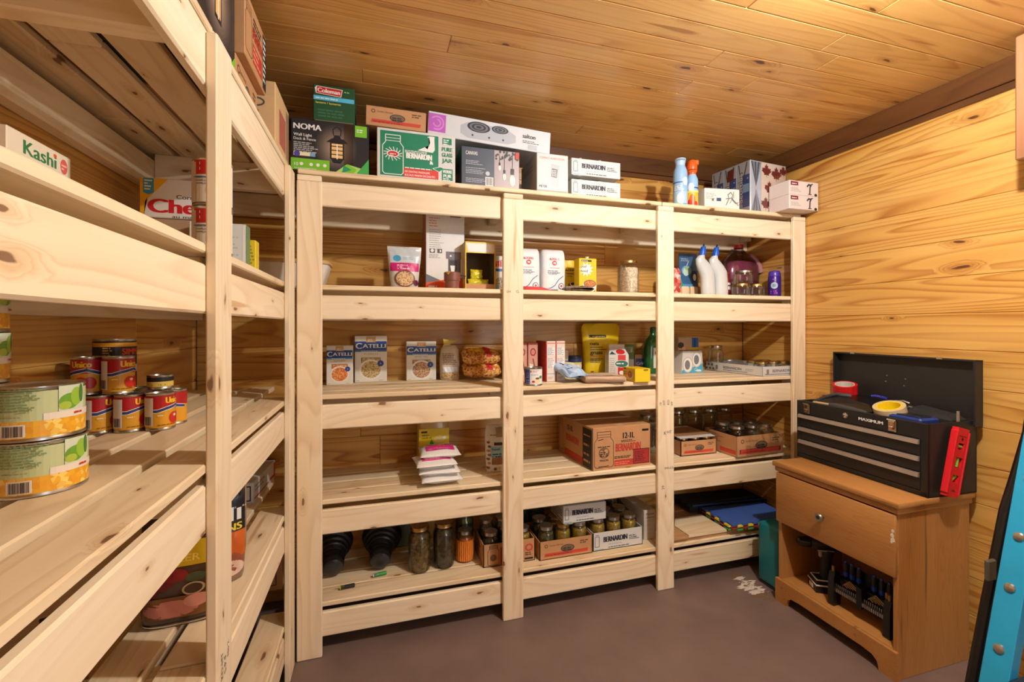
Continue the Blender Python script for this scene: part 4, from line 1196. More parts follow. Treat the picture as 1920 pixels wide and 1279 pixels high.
NOOD = speckle('noodles', (226, 150, 60), (160, 96, 46), 150, .25, (240, 196, 120), .8)
def noodle(k):
    k.poly([((.034 if i % 2 else .028) * cos(i * pi / 9) - .02, .052 + (.024 if i % 2 else .019) * sin(i * pi / 9)) for i in range(18)], M((240, 200, 40), .3, var=0)); k.line([(-.032, .046), (-.022, .060), (-.014, .048), (-.004, .058)], .004, M((170, 70, 40), .3, var=0)); k.rect(.018, .004, .044, .080, RED, skew=-.006); k.rect(.05, .03, .07, .066, M((236, 150, 40), .3, var=0), skew=-.005); k.rect(-.062, .03, -.05, .06, M((236, 150, 40), .3, var=0))
for i, (z, lab) in enumerate(((.030, 'lower plump bag of egg noodles beside the second post'), (.090, 'upper plump bag of egg noodles beside the second post'))):
    bag('noodle_bag', lab, 'bag', .175, .085, .058, (.462 - .004 * i, 1.985, D[3] + z), NOOD, prof=[(0, .9, .5), (.15, 1, .9), (.5, 1, 1), (.85, 1, .9), (1, .9, .5)], p=2.6, wr=.004, seed=i + 4, ops=noodle, group='noodle bags', tilt=(radians(-62), 0))

def evap(k):
    BL2 = M((60, 78, 160), .4, var=0)
    k.rect(-.060, .008, -.018, .068, BL2); k.fine(-.034, .05, .014, 3, .008, WHITE, 3); k.fine(-.034, .02, .014, 2, .008, WHITE, 5); k.rect(-.016, .056, -.011, .064, RED); k.fine(-.006, .062, .03, 2, .005, M((190, 150, 150), .4, var=0), 6); k.fine(-.012, .044, .04, 1, .006, M((150, 170, 190), .4, var=0), 7); k.ell(.012, .020, .016, .009, M((236, 222, 190), .4, var=0)); k.ell(.014, .024, .010, .008, M((240, 216, 150), .4, var=0)); k.ell(.014, .031, .009, .004, M((120, 64, 44), .4, var=0)); k.ell(-.003, .018, .006, .004, RED); k.ell(.03, .036, .008, .006, M((70, 140, 100), .4, var=0))
can('milk_can', 'white condensed milk tin with a custard picture beside the second post', 'tin', .0365, .076, (.632, 1.786, D[3]), WHITE, evap, rot=-.25)

# four narrow taco-style cartons standing edge-on
PK = M((206, 150, 130), .5, var=.03); PKR = M((186, 52, 44), .45, var=0)
for i, (x, y, lab) in enumerate(((.625, 1.915, 'brown carton with a red seal behind the milk tin, nearest the post'), (.675, 1.912, 'brown carton with a red seal behind the milk tin, farther from the post'))):
    w, d, h = .046, .09, .172
    t = cb('wafer_carton', lab, 'carton', x - w / 2, x + w / 2, y, d, D[3], h, PK, group='narrow cartons behind the milk tin')
    k = Ink(front(d)); k.rect(-w / 2, h - .008, w / 2, h - .001, PKR); k.ell(0, h * .76, .014, .018, M((150, 40, 44), .5, var=0)); k.ell(0, h * .76, .009, .012, M((214, 130, 120), .5, var=0)); k.poly([(-.02, .02), (.01, .03), (.0, .075), (-.016, .08)], M((226, 214, 206), .5, var=0)); k.line([(.0, .10), (.014, .03)], .006, M((120, 70, 60), .5, var=0)); k.put('front_print', t)
for i, (x, lab) in enumerate(((.744, 'narrow white carton with red edges, left one of the pair'), (.792, 'narrow white carton with red edges, right one of the pair'))):
    w, d, h = .0455, .13, .181
    t = cb('cracker_carton', lab, 'carton', x - w / 2, x + w / 2, 1.868 + .004 * i, d, D[3], h, M((226, 214, 202), .45, var=.01), group='narrow white cartons with red edges')
    k = Ink(front(d)); k.rect(-w / 2, .001, -w / 2 + .004, h, PKR); k.rect(-w / 2, h - .012, w / 2, h - .007, M((226, 130, 110), .5, var=0)); k.rect(-.018, h * .63, .018, h * .84, M((230, 232, 232), .4, var=0)); k.fine(-.016, h * .82, .032, 7, .005, M((150, 150, 150), .4, var=0), 4); k.rect(-.018, h * .33, .018, h * .58, M((230, 232, 232), .4, var=0)); k.fine(-.016, h * .56, .032, 9, .005, M((160, 150, 150), .4, var=0), 5); k.rect(-w / 2 + .004, h * .185, w / 2, h * .205, M((130, 190, 210), .4, var=0)); k.fine(-.014, h * .1, .026, 2, .006, M((180, 160, 150), .4, var=0), 6); k.put('front_print', t)
    k = Ink(lside(w)); k.rect(-d / 2, .001, d / 2, h - .001, PKR); k.put('side_print', t)

w, d, h = .058, .06, .128
t = cb('baking_carton', 'small white and brown carton right of the narrow white cartons', 'carton', .842, .900, 2.03, d, D[3], h, WHITEC)
k = Ink(front(d)); k.rect(-.029, h * .66, .029, h * .97, M((212, 192, 170), .5, var=0)); k.rect(-.029, h * .52, .029, h * .62, M((120, 84, 64), .5, var=0)); k.ell(.0, h * .8, .006, .006, INK); k.ell(.004, h * .30, .020, .016, M((206, 120, 60), .5, var=0)); k.put('front_print', t)
t = thing('butter_tub', 'cream tub with a dark blue lid between the white and yellow packs', 'tub', (.945, 2.06, D[3]))
B().lathe([(.030, 0), (.032, .002), (.038, .070)], M((226, 206, 120), .4), 28).done('tub_body', t); B().lathe([(.0385, .070), (.041, .071), (.041, .086), (.037, .089), (.036, .100), (.033, .101)], M((40, 52, 92), .4), 28).done('lid', t)
k = Ink(cyl(.0355), step=.008, eps=.002); k.rect(-.05, .040, .05, .058, M((226, 224, 216), .4, var=0)); k.put('tub_print', t)

def bluepk(k):
    k.rect(-.055, .005, .055, .135, M((176, 202, 232), .35, var=0)); k.text('YS', -.035, .085, .022, INK, w=.03, bold=2); k.fine(-.04, .068, .05, 3, .010, M((60, 70, 100), .4, var=0), 2); k.rect(.005, .08, .04, .11, M((226, 226, 190), .35, var=0)); k.poly([(-.05, .01), (-.01, .01), (-.045, .05)], M((120, 150, 200), .35, var=0))
bag('blue_packet', 'pale blue packet slumped flat on the third deck', 'packet', .125, .150, .045, (.845, 1.785, D[3] + .028), M((160, 188, 224), .35, var=.05, bump=.2), prof=PILLOW, wr=.004, seed=11, ops=bluepk, tilt=(radians(-72), 0), rot=radians(18))

t, g = bag('flat_packet', 'flat brown see-through packet lying at the front of the third deck', 'packet', .185, .150, .030, (.950, 1.742, D[3] + .0165), M((178, 146, 118), .4, var=.05), prof=[(0, 1, .75), (.06, 1, 1), (.94, 1, 1), (1, 1, .75)], p=6, wr=.002, seed=12, tilt=(-pi / 2, 0), rot=radians(-8), ops=lambda k: (k.rect(-.075, .02, .075, .125, M((206, 186, 168), .4, var=0)), k.fine(-.03, .07, .06, 2, .01, M((206, 130, 110), .4, var=0), 3)))
w, d, h = .02, .02, .02

def yoat(k):
    OGT = M((226, 130, 30), .4, var=0)
    k.rect(-.075, .190, .018, .203, INK); k.fine(-.072, .194, .085, 1, .006, M((230, 200, 60), .4, var=0), 2); k.fine(-.072, .176, .035, 1, .009, OGT, 3)
    k.text('oats', -.072, .152, .018, INK, w=.046); k.fine(-.072, .140, .10, 1, .006, INK, 3); k.fine(-.072, .128, .13, 1, .005, INK, 4); k.text('gruau', -.072, .106, .020, INK, w=.062); k.fine(-.070, .094, .04, 1, .009, OGT, 5); k.fine(-.072, .080, .07, 3, .008, M((110, 100, 30), .4, var=0), 6); k.fine(-.07, .016, .02, 1, .008, INK, 8)
    k.ell(.048, .060, .046, .052, M((232, 226, 214), .4, var=0), 26); k.ell(.050, .060, .036, .042, OATS, 26)
bag('oats_pouch', 'big yellow oats pouch leaning on the back wall of the third deck', 'pouch', .220, .262, .075, (1.105, 2.085, D[3]), YEL, ops=yoat, wr=.003, seed=6, tilt=(radians(0), 0), prof=[(0, .82, .6), (.08, .86, 1), (.45, .90, .95), (.75, .96, .6), (.92, 1, .3), (1, .86, .12)])
# milk carton with gable top
w, d, h = .098, .075, .108
t = thing('gable_carton', 'white and red gable-top carton in front of the big yellow pouch', 'carton', (1.135, 1.975, D[3]), radians(-14))
b = B(); b.loft([[(-w / 2, -d / 2, 0), (w / 2, -d / 2, 0), (w / 2, d / 2, 0), (-w / 2, d / 2, 0)], [(-w / 2, -d / 2, h), (w / 2, -d / 2, h), (w / 2, d / 2, h), (-w / 2, d / 2, h)], [(-w / 2 + .012, -.004, h + .034), (w / 2 - .012, -.004, h + .034), (w / 2 - .012, .004, h + .034), (-w / 2 + .012, .004, h + .034)]], WHITEC)
b.box(-w / 2 + .010, w / 2 - .010, -.003, .003, h + .033, h + .050, M((206, 190, 170), .5)); b.done('carton_body', t, smooth=0)
RD2 = M((206, 40, 44), .4, var=0)
k = Ink(front(d)); k.rect(-.004, .002, .034, h, RD2); k.ell(.014, h * .60, .034, .018, WHITE); k.ell(.014, h * .60, .032, .016, M((40, 110, 100), .4, var=0)); k.fine(-.012, h * .58, .052, 1, .012, WHITE, 3); k.ell(.034, h * .12, .022, .016, M((70, 40, 26), .4, var=0)); k.ell(.03, h * .10, .014, .006, M((236, 170, 40), .4, var=0)); k.fine(-.044, h * .82, .03, 8, .010, M((190, 180, 170), .4, var=0), 6); k.ell(.014, h * .2, .012, .01, WHITE); k.put('front_print', t)
k = Ink(lambda u, v, e: (u, -d / 2 + (v - h) / .034 * (d / 2 - .004) - e, v + e)); k.ell(.012, h + .014, .022, .012, RED); k.poly([(-.046, h + .002), (-.012, h + .002), (-.03, h + .016)], M((40, 80, 70), .4, var=0)); k.put('gable_print', t)

w, d, h = .066, .05, .150
t = cb('green_box', 'narrow green box standing behind the white gable-top carton', 'box', 1.225, 1.291, 2.065, d, D[3], h, M((92, 128, 70), .45, var=.03))
k = Ink(front(d)); k.rect(-.02, h * .74, .022, h * .92, M((176, 186, 160), .45, var=0)); k.fine(-.016, h * .88, .034, 4, .006, INK, 2); k.rect(.0, .01, .030, h * .5, M((190, 206, 214), .45, var=0)); k.put('front_print', t)
w, d, h = .078, .05, .098
t = cb('tea_box', 'small brown box with a blue panel behind the yellow carton', 'box', 1.297, 1.375, 2.07, d, D[3], h, M((168, 128, 96), .5, var=.03))
k = Ink(front(d)); k.rect(-.036, h * .28, .036, h * .78, M((58, 62, 110), .45, var=0), skew=.003); k.text('Grip', -.028, h * .42, .018, M((206, 190, 200), .4, var=0), w=.05, rot=.12); k.put('front_print', t)
w, d, h = .075, .115, .060
t = thing('yellow_carton', 'small bright yellow food carton at the front of the third deck', 'carton', (1.130, 1.790, D[3]), radians(-4))
B().box(-w / 2, w / 2, -d / 2, d / 2, 0, h, M((236, 200, 14), .4, var=.01), .0015).done('box_body', t)
k = Ink(front(d)); k.rect(.004, h * .86, .026, h * .93, INK); k.fine(.006, h * .78, .018, 1, .004, M((150, 120, 30), .4, var=0), 2); k.put('front_print', t)
k = Ink(lside(w)); k.rect(-.05, h * .86, -.026, h * .95, INK); k.fine(-.05, h * .60, .04, 2, .009, M((206, 90, 30), .4, var=0), 3); k.ell(.012, h * .42, .028, .015, WHITE); k.ell(.010, h * .50, .022, .016, speckle('meat_bits', (170, 70, 40), (226, 160, 80), 330), 20); k.put('side_print', t)

t = thing('detergent_bottle', 'green translucent bottle with a white label behind the third post', 'bottle', (1.395, 2.05, D[3]), 0)
GP = [(0, .050, .030), (.006, .054, .034), (.13, .054, .034), (.165, .046, .030), (.19, .026, .022), (.205, .015, .015), (.222, .014, .014)]
B().loft([[(a * sp(i * pi / 12, 3)[0], b_ * sp(i * pi / 12, 3)[1], z) for i in range(24)] for z, a, b_ in GP], M((18, 92, 44), .2, var=.06, coat=.5)).done('bottle_body', t, smooth=1)
B().lathe([(.016, .220), (.016, .240), (.010, .244)], M((24, 90, 50), .4), 16).done('cap', t)
k = Ink(lambda u, v, e: (u, -.0345 - e, v)); k.rect(-.022, .03, .05, .135, M((206, 214, 200), .4, var=0)); k.text('H', -.012, .10, .018, RED, bold=2); k.put('label_print', t)

# third bay, third deck
w, d, h = .150, .10, .117
t = thing('cup_box', 'white and blue box with two round cup tops pictured on it', 'box', (1.592, 2.045, D[3]), radians(6))
B().loft([[(-w / 2, -d / 2, 0), (w / 2, -d / 2, 0), (w / 2, d / 2, 0), (-w / 2, d / 2, 0)], [(-w * .44, -d / 2, h), (w * .44, -d / 2, h), (w * .44, d / 2, h), (-w * .44, d / 2, h)]], M((216, 214, 212), .45, var=.02)).done('box_body', t, smooth=0)
k = Ink(front(d)); AQ = M((70, 172, 214), .45, var=0)
k.poly([(-.074, .001), (.074, .001), (.070, .050), (.0, .030), (-.072, .016)], AQ); k.ell(.042, .012, .02, .006, WHITE)
for cx, cy in ((-.032, .044), (.030, .070)): k.ell(cx, cy, .034, .041, M((190, 180, 170), .4, var=0), 28); k.ell(cx, cy, .030, .037, WHITE, 28); k.ell(cx - .003, cy, .018, .025, M((120, 124, 128), .4, var=0), 28)
k.line([(.024 + .009 * cos(a), .018 + .008 * sin(a)) for a in [i * .6 for i in range(12)]], .002, WHITE); k.fine(.04, .012, .028, 2, .006, WHITE, 3); k.rect(-.068, h - .010, .066, h - .002, M((190, 186, 180), .4, var=0)); k.put('front_print', t)
w, d, h2 = .140, .09, .072
t = thing('snack_box', 'tan box with a bright blue corner lying on the cup box', 'box', (1.578, 2.05, D[3] + h + .0005), radians(6))
B().box(-w / 2, w / 2, -d / 2, d / 2, 0, h2, M((176, 150, 124), .5, var=.04), .002).done('box_body', t)
k = Ink(front(d)); k.rect(.020, .018, .066, h2 - .004, M((22, 96, 180), .4, var=0)); k.rect(.034, .018, .046, h2 - .004, M((30, 60, 110), .4, var=0)); k.rect(0, .002, .066, .018, M((190, 160, 50), .4, var=0)); k.ell(-.055, .03, .02, .016, M((50, 52, 60), .4, var=0)); k.rect(-.07, .0, .07, .003, INK); k.ell(-.035, .012, .014, .010, M((206, 160, 130), .4, var=0)); k.put('front_print', t)
jar('single empty glass jar with a metal lid at the back of the third deck', .040, .140, (1.815, 2.075, D[3]), None, lid=STEEL)
a1 = radians(3)
t = tray('printed_tray', 'white printed tray of lidded jars at the right end of the third deck', 'tray', .250, .375, .048, (1.926, 1.945, D[3]), WHITEC, rot=a1)
# stands with its long side toward the room
k = Ink(lside(.250)); GYB = M((70, 84, 110), .5, var=0)
k.text('BERNARDIN', -.06, .019, .014, M((60, 50, 80), .5, var=0), w=.12); k.rect(-.115, .012, -.098, .034, M((120, 126, 140), .5, var=0)); k.fine(-.06, .010, .16, 1, .006, GYB, 2); k.fine(.085, .026, .07, 2, .007, M((160, 160, 170), .5, var=0), 3)
for u in (-.19, -.165, -.14): k.ell(u, .034, .007, .006, GYB); k.ell(u + .01, .013, .008, .006, GYB)
k.put('side_print', t)
k = Ink(front(.375)); k.text('BERNARDIN', -.06, .019, .014, M((60, 50, 80), .5, var=0), w=.12); k.rect(-.10, .010, -.084, .034, M((150, 120, 110), .5, var=0)); k.fine(-.11, .008, .2, 1, .006, GYB, 2); k.put('front_print', t)
for i, (u, v) in enumerate(((-.075, -.13), (.0, -.13), (.075, -.13), (-.04, -.05), (.04, -.05))):
    c_, s_ = cos(a1), sin(a1)
    jar('short lidded jar in the white tray by the right wall, %s' % ('front left', 'front middle', 'front right', 'second row left', 'second row right')[i], .036, .066, (1.930 + u * c_ - v * s_, 1.945 + u * s_ + v * c_, D[3] + .003), None, lid=GOLDLID, group='jars in the white printed tray')
t = thing('plastic_wrap', 'clear crumpled plastic wrap lying in the white printed tray', 'wrap', (1.90, 2.05, D[3] + .004), .2)
Bag(.16, .062, .12, [(0, .95, .95), (.5, 1, 1), (.85, .7, .7), (1, .3, .3)], 2.2, .006, 4).mesh(FILM, 24, 10).done('film', t, smooth=1.5)

# ============================================================ fourth deck of the back unit
t = thing('oil_jug', 'amber cooking oil jug with a yellow label behind the pink sugar bags', 'jug', (.242, 2.055, D[4]))
OP = [(0, .064, .050), (.006, .070, .056), (.19, .070, .056), (.225, .060, .048), (.250, .034, .030), (.262, .018, .018), (.285, .018, .018)]
B().loft([[(a * sp(i * pi / 14, 4)[0], b_ * sp(i * pi / 14, 4)[1], z) for i in range(28)] for z, a, b_ in OP], M((196, 160, 104), .25, var=.05, coat=.3)).done('jug_body', t, smooth=1)
B().lathe([(.020, .278), (.020, .298), (.017, .300)], M((210, 180, 40), .4), 18).done('cap', t)
k = Ink(lambda u, v, e: (u, -.0565 - e, v)); LY = M((226, 196, 24), .4, var=.01)
k.rect(-.066, .05, .066, .176, LY); k.rect(-.056, .158, -.030, .166, INK); k.fine(-.054, .146, .034, 1, .007, M((70, 66, 30), .4, var=0), 2); k.text('canola oil', -.054, .133, .009, M((50, 46, 30), .4, var=0), w=.042); k.ell(.022, .128, .024, .016, M((232, 214, 140), .4, var=0)); k.poly([(-.02, .11), (-.012, .13), (.0, .11), (-.01, .10)], M((70, 150, 60), .4, var=0)); k.ell(.046, .134, .008, .006, WHITE); k.put('label_print', t)

PINK = M((224, 40, 140), .4, var=0); SGW = M((232, 230, 228), .45, var=.03, bump=.2)
def pinksug(k):
    k.rect(-.056, .030, .058, .085, PINK); k.fine(-.045, .046, .09, 2, .010, M((240, 190, 220), .4, var=0), 2); k.ell(-.026, .108, .024, .012, M((224, 130, 170), .4, var=0)); k.ell(-.026, .109, .021, .009, SGW); k.ell(.038, .095, .014, .011, M((60, 70, 130), .4, var=0)); k.ell(.038, .095, .011, .0085, WHITE); k.ell(.038, .095, .005, .004, RED)
for i, (dx, dy, rz, lab) in enumerate(((.008, .0, .02, 'bottom'), (-.002, .006, -.04, 'second from bottom'), (-.010, .003, .05, 'third from bottom'), (.006, .036, -.03, 'top'))):
    bag('sugar_sack', 'white sugar sack with a pink panel, %s of the four stacked' % lab, 'bag', .168, .150, .044, (.238 + dx, 1.752 + dy, D[4] + .0245 + i * .029), SGW, prof=PILLOW, p=2.6, wr=.0015, seed=i + 2, ops=pinksug, tilt=(-pi / 2, 0), rot=rz, group='stacked sugar sacks')

def flour(k):
    k.rect(-.046, .066, .055, .112, M((150, 196, 226), .4, var=0)); k.rect(-.040, .034, .055, .064, M((150, 110, 80), .5, var=.1)); k.rect(-.030, .116, .05, .128, M((60, 56, 60), .4, var=0)); k.text('hazel', -.040, .096, .010, M((40, 60, 110), .4, var=0), w=.034); k.fine(-.038, .076, .06, 2, .010, M((40, 60, 110), .4, var=0), 2); k.rect(-.02, .150, .05, .19, M((176, 160, 136), .4, var=0)); k.fine(-.046, .158, .04, 1, .006, M((90, 90, 90), .4, var=0), 3)
    for i, v in enumerate((.02, .04, .058, .076, .094, .112, .13)): k.ell(-.054 + .004 * (i % 2), v, .007, .0055, M(((150, 80, 40), (186, 120, 60), (110, 84, 60))[i % 3], .5, var=0), 10)
    for i, u in enumerate((-.026, -.006, .014, .034)): k.ell(u, .016 + .004 * (i % 2), .007, .006, M(((120, 70, 40), (216, 180, 110))[i % 2], .5, var=0), 10)
    k.ell(.024, .172, .008, .012, M((60, 100, 80), .5, var=0))
bag('nut_bag', 'white and blue nut bag with printed almonds, half behind the second post', 'bag', .13, .200, .06, (.512, 1.893, D[4]), M((228, 226, 222), .4, var=.03), ops=flour, seed=8, prof=[(0, .86, .8), (.08, .92, 1), (.5, .96, 1), (.8, 1, .7), (1, .92, .25)])

a1 = radians(2.2)
w, d, h = .298, .345, .186
cx_, cy_ = .893 + cos(a1) * w / 2 - sin(a1) * d / 2, 1.760 + sin(a1) * w / 2 + cos(a1) * d / 2
t = carton('litre_jar_case', 'large kraft case of litre canning jars with a jar drawn on its end', 'box', w, d, h, (cx_, cy_, D[4]), KRAFT, rot=a1)
KR = M((192, 60, 46), .6, var=0)
k = Ink(front(d))
k.rect(-w / 2 + .001, .001, -w / 2 + .004, h, INK)
jar_outline(k, -.138, .010, .094, h * .84, INK, .0022); k.line([(-.120, h * .70), (-.095, h * .72)], .003, INK); k.fine(-.122, h * .53, .062, 1, .008, INK, 2); k.ell(-.091, h * .40, .027, .024, M((120, 92, 66), .6, var=0)); k.ell(-.104, h * .41, .009, .009, KRAFT); k.ell(-.080, h * .43, .010, .010, KRAFT); k.ell(-.090, h * .34, .011, .008, KRAFT); k.fine(-.112, h * .40, .045, 3, .008, INK, 3); k.text('MASON', -.091, h * .20, .009, INK, al='c', w=.042); k.line([(-.118, h * .08), (-.068, h * .085)], .003, INK)
k.text('12-1L', .005, h * .70, .027, INK, w=.058, bold=2); k.fine(-.005, h * .645, .08, 2, .006, INK, 4)
k.text('BERNARDIN', -.032, h * .40, .036, KR, w=.128, bold=1.5); k.poly([(.078, h * .40), (.092, h * .40), (.090, h * .33), (.080, h * .33)], KR)
k.fine(-.04, h * .27, .1, 2, .006, INK, 5); k.rect(-.04, h * .06, .058, h * .20, KR); k.fine(-.036, h * .13, .08, 2, .008, M((220, 130, 100), .6, var=0), 6)
k.rect(.058, h * .06, .142, h * .42, M((90, 28, 26), .6, var=0)); k.rect(.061, h * .08, .139, h * .40, M((168, 44, 40), .6, var=0)); k.fine(.066, h * .34, .066, 6, .008, M((90, 28, 26), .6, var=0), 7); k.rect(.104, h * .84, .138, h * .89, INK)
k.put('front_print', t)
k = Ink(lside(w)); k.rect(.085, .004, .170, h - .010, M((40, 34, 30), .6, var=0)); k.fine(.094, h * .76, .06, 1, .012, KRAFT, 2); k.fine(.094, h * .52, .07, 1, .02, KRAFT, 3); k.fine(.094, h * .30, .07, 1, .02, KRAFT, 4); k.fine(.094, h * .14, .07, 1, .02, KRAFT, 5)
k.text('BERNARDIN', -.085, h * .42, .034, KR, w=.13, bold=1.5); k.text('12-1L', -.07, h * .70, .026, INK, w=.058, bold=2); k.rect(-.10, h * .04, .085, h * .20, KR); jar_outline(k, -.165, .02, .05, h * .8, M((100, 74, 52), .6, var=0), .0025); k.put('side_print', t)
k = Ink(topf(h)); k.rect(-w / 2, -.002, w / 2, .0, KRAFTD); k.rect(-.02, -.172, .02, -.13, M((206, 164, 120), .5, var=0)); k.put('top_seam', t)
for i, (x, y) in enumerate(((1.335, 1.93), (1.36, 2.06))):
    jar(('empty tall jar in the gap behind the third post, nearer the front', 'empty tall jar in the gap behind the third post, against the back wall')[i], .045, .168, (x, y, D[4]), None, lid=STEEL)

def kraft_tray(name, label, x0, x1, y, d, h, z, rot=0.0, group=None):
    w = x1 - x0
    t = tray(name, label, 'tray', w, d, h, ((x0 + x1) / 2, y + d / 2, z), KRAFT, rot, group)
    k = Ink(front(d)); john(k, w, h); k.put('front_print', t)
    return t
kraft_tray('kraft_tray', 'kraft tray of small jars under a white card sheet on the fourth deck', 1.405, 1.612, 1.838, .25, .070, D[4])
for i in range(3):
    for j in range(2):
        jar('gold-lidded jar under the white card sheet, %s row %s' % (('front', 'back')[j], ('left', 'middle', 'right')[i]), .033, .082, (1.441 + i * .067, 1.876 + j * .07, D[4] + .003), M((70, 58, 44), .4), .5, group='jars under the white card sheet')
t = thing('card_sheet', 'white card sheet laid over the jars in the kraft tray', 'card', (1.508, 1.97, D[4] + .0862))
b = B(); b.box(-.108, .104, -.098, .12, 0, .002, M((170, 128, 90), .6)); b.box(-.104, .100, -.128, -.060, .0021, .0040, M((216, 220, 226), .5), 0, 1, Matrix.Rotation(radians(2), 4, 'X')); b.done('sheet', t, smooth=0)

t = kraft_tray('wrapped_tray', 'kraft tray with jars under crumpled film beside the tool chest', 1.640, 1.935, 1.745, .21, .100, D[4], radians(2))
k = Ink(lside(.295)); k.fine(-.09, .085, .12, 5, .008, M((130, 96, 66), .6, var=0), 3); k.rect(.0, .012, .10, .032, RB); k.put('side_print', t)
k = Ink(front(.21)); k.rect(-.13, .014, .13, .036, M((130, 36, 34), .6, var=0)); k.put('ribbon_print', t)
for i in range(3):
    for j in range(2):
        jar('jar under the crumpled film, %s row %s' % (('front', 'back')[j], ('left', 'middle', 'right')[i]), .040, .135, (1.700 + i * .088, 1.800 + j * .095, D[4] + .004), M((62, 50, 42), .4, var=.2) if (i + j) % 2 else None, .7, lid=STEEL, group='jars under the crumpled film')
t = thing('film_cover', 'crumpled clear film draped over the jars and the front of its tray', 'film', (1.80, 1.83, D[4] + .075), radians(4))
rr = random.Random(4)
b = B(); g = []
for j in range(13):
    row = []
    for i in range(17):
        u, v = i / 16 - .5, j / 12 - .5
        z = .072 - .15 * (u * u + v * v) + rr.uniform(-.009, .009)
        y = v * .24
        if j < 3: y = -.111 - .004 * (3 - j) + rr.uniform(-.006, .002); z = .040 - (3 - j) * .024 + rr.uniform(-.008, .008)
        row.append(b.bm.verts.new((u * .25 + rr.uniform(-.006, .006), y, z)))
    g.append(row)
for j in range(12):
    for i in range(16): b.face((g[j][i], g[j][i + 1], g[j + 1][i + 1], g[j + 1][i]), FILM)
b.done('film', t, smooth=.5)
for i in range(5):
    jar('clear empty jar along the back wall of the fourth deck, %s from the left' % ('first', 'second', 'third', 'fourth', 'fifth')[i], .043, .168, (1.47 + i * .105, 2.092, D[4]) if i > 1 else (1.47 + i * .105, 2.093, D[4]), None, lid=STEEL, group='clear jars along the back wall')

# ============================================================ bottom deck of the back unit
RUB = M((22, 23, 25), .38, var=.1)
def cone(label, x, rz):
    t = thing('rubber_cone', label, 'cone', (x, 1.900, D[5] + .0445), rz, None, (radians(15.5), 0))
    b = B(); b.lathe([(.012, -.010), (.028, -.008), (.037, -.002), (.041, .008), (.040, .022)], M((48, 50, 54), .3), 32, axis='y', cap1=False)
    b.xf(Matrix.Scale(-1, 4, Vector((0, 1, 0)))); b.done('end_cap', t)
    pr = [(.038, .015)]
    for i in range(6):
        r0 = .040 + .0018 * i + .0010 * i * i; pr += [(r0, .018 + .019 * i), (r0 + .003, .026 + .019 * i), (r0 + .001, .033 + .019 * i)]
    pr += [(.078, .130), (.083, .136), (.084, .144), (.079, .146), (.070, .130), (.03, .06)]
    b = B(); b.lathe(pr, RUB, 36, axis='y', cap1=False); b.xf(Matrix.Scale(-1, 4, Vector((0, 1, 0)))); b.done('ribbed_bell', t)
cone('black ribbed rubber cone lying on its side nearest the left post', -.166, radians(6))
cone('black ribbed rubber cone lying on its side beside the pickle jars', .012, radians(-4))
t = carton('storage_tote', 'grey green storage tote at the back behind the black cones', 'tote', .15, .05, .15, (.105, 2.108, D[5]), M((110, 130, 126), .5))
B().box(-.078, .078, -.028, .028, .15, .162, M((88, 106, 104), .5), .003).done('lid', t)

PICK = speckle('pickle_relish', (132, 108, 46), (74, 54, 30), 95, .3, (104, 82, 34), .3)
PICK2 = speckle('pickle_dark', (86, 76, 44), (48, 40, 26), 80, .3, (70, 58, 30), .3)
RELISH = speckle('yellow_relish', (176, 146, 52), (136, 108, 36), 220, .3, (158, 128, 44), .3)
DILL = speckle('dill_jar', (106, 106, 52), (60, 62, 34), 70, .3, None, .3)
jar('large jar of brown green pickles with a gold lid, left of the pair', .0455, .182, (.168, 1.875, D[5]), PICK, .88)
jar('large jar of brown green pickles with a gold lid, right of the pair', .0455, .182, (.268, 1.880, D[5]), PICK2, .88, rot=1.2)
t = thing('canning_jar', 'short jar packed with orange carrot sticks', 'jar', (.360, 1.895, D[5]))
tt = jar('x', .0355, .130, (0, 0, 0), M((196, 110, 36), .3), .78, STEEL)
for c_ in list(tt.children): c_.parent = t
bpy.data.objects.remove(tt)
b = B()
for i in range(13):
    a = -pi / 2 + (i - 6) * .26
    b.tube([(.0325 * cos(a), .0325 * sin(a), .008), (.0325 * cos(a + .05), .0325 * sin(a + .05), .092)], .0048, M((226, 128, 40), .35, var=.1), 6)
b.done('carrot_sticks', t)
t['label'] = 'short jar packed with orange carrot sticks and a steel lid'
jar('tall dark pickle jar with a steel lid behind the carrot jar', .042, .172, (.375, 1.985, D[5]), DILL, .85, STEEL)
# jars and kraft box behind the second post
t = tray('jar_box', 'small kraft box of jars standing behind the second post', 'box', .225, .17, .093, (.533, 1.805 + .085, D[5]), KRAFT)
k = Ink(front(.17)); h = .093
jar_outline(k, -.094, .006, .048, .080, INK, .0018); k.ell(-.070, .036, .014, .014, M((110, 82, 58), .6, var=0)); k.rect(-.040, .006, .0, .075, M((170, 44, 40), .6, var=0)); k.text('M', -.01, .03, .03, KRAFT); k.ell(.086, .058, .018, .016, RB); k.ell(.086, .058, .010, .009, KRAFT); k.fine(.068, .034, .036, 2, .008, INK, 3); k.rect(.066, .008, .104, .016, INK); k.put('front_print', t)
k = Ink(lside(.225)); k.fine(-.03, .07, .06, 5, .012, INK, 5); k.put('side_print', t)
for i in range(3):
    for j in range(2):
        jar('dill jar in the small kraft box, %s row %s' % (('front', 'back')[j], ('left', 'middle', 'right')[i]), .0345, .150 if j else .128, (.462 + i * .071, 1.848 + j * .075, D[5] + .003), RELISH if (i == 2 and j == 0) else DILL, .8, STEEL, group='jars in the small kraft box')
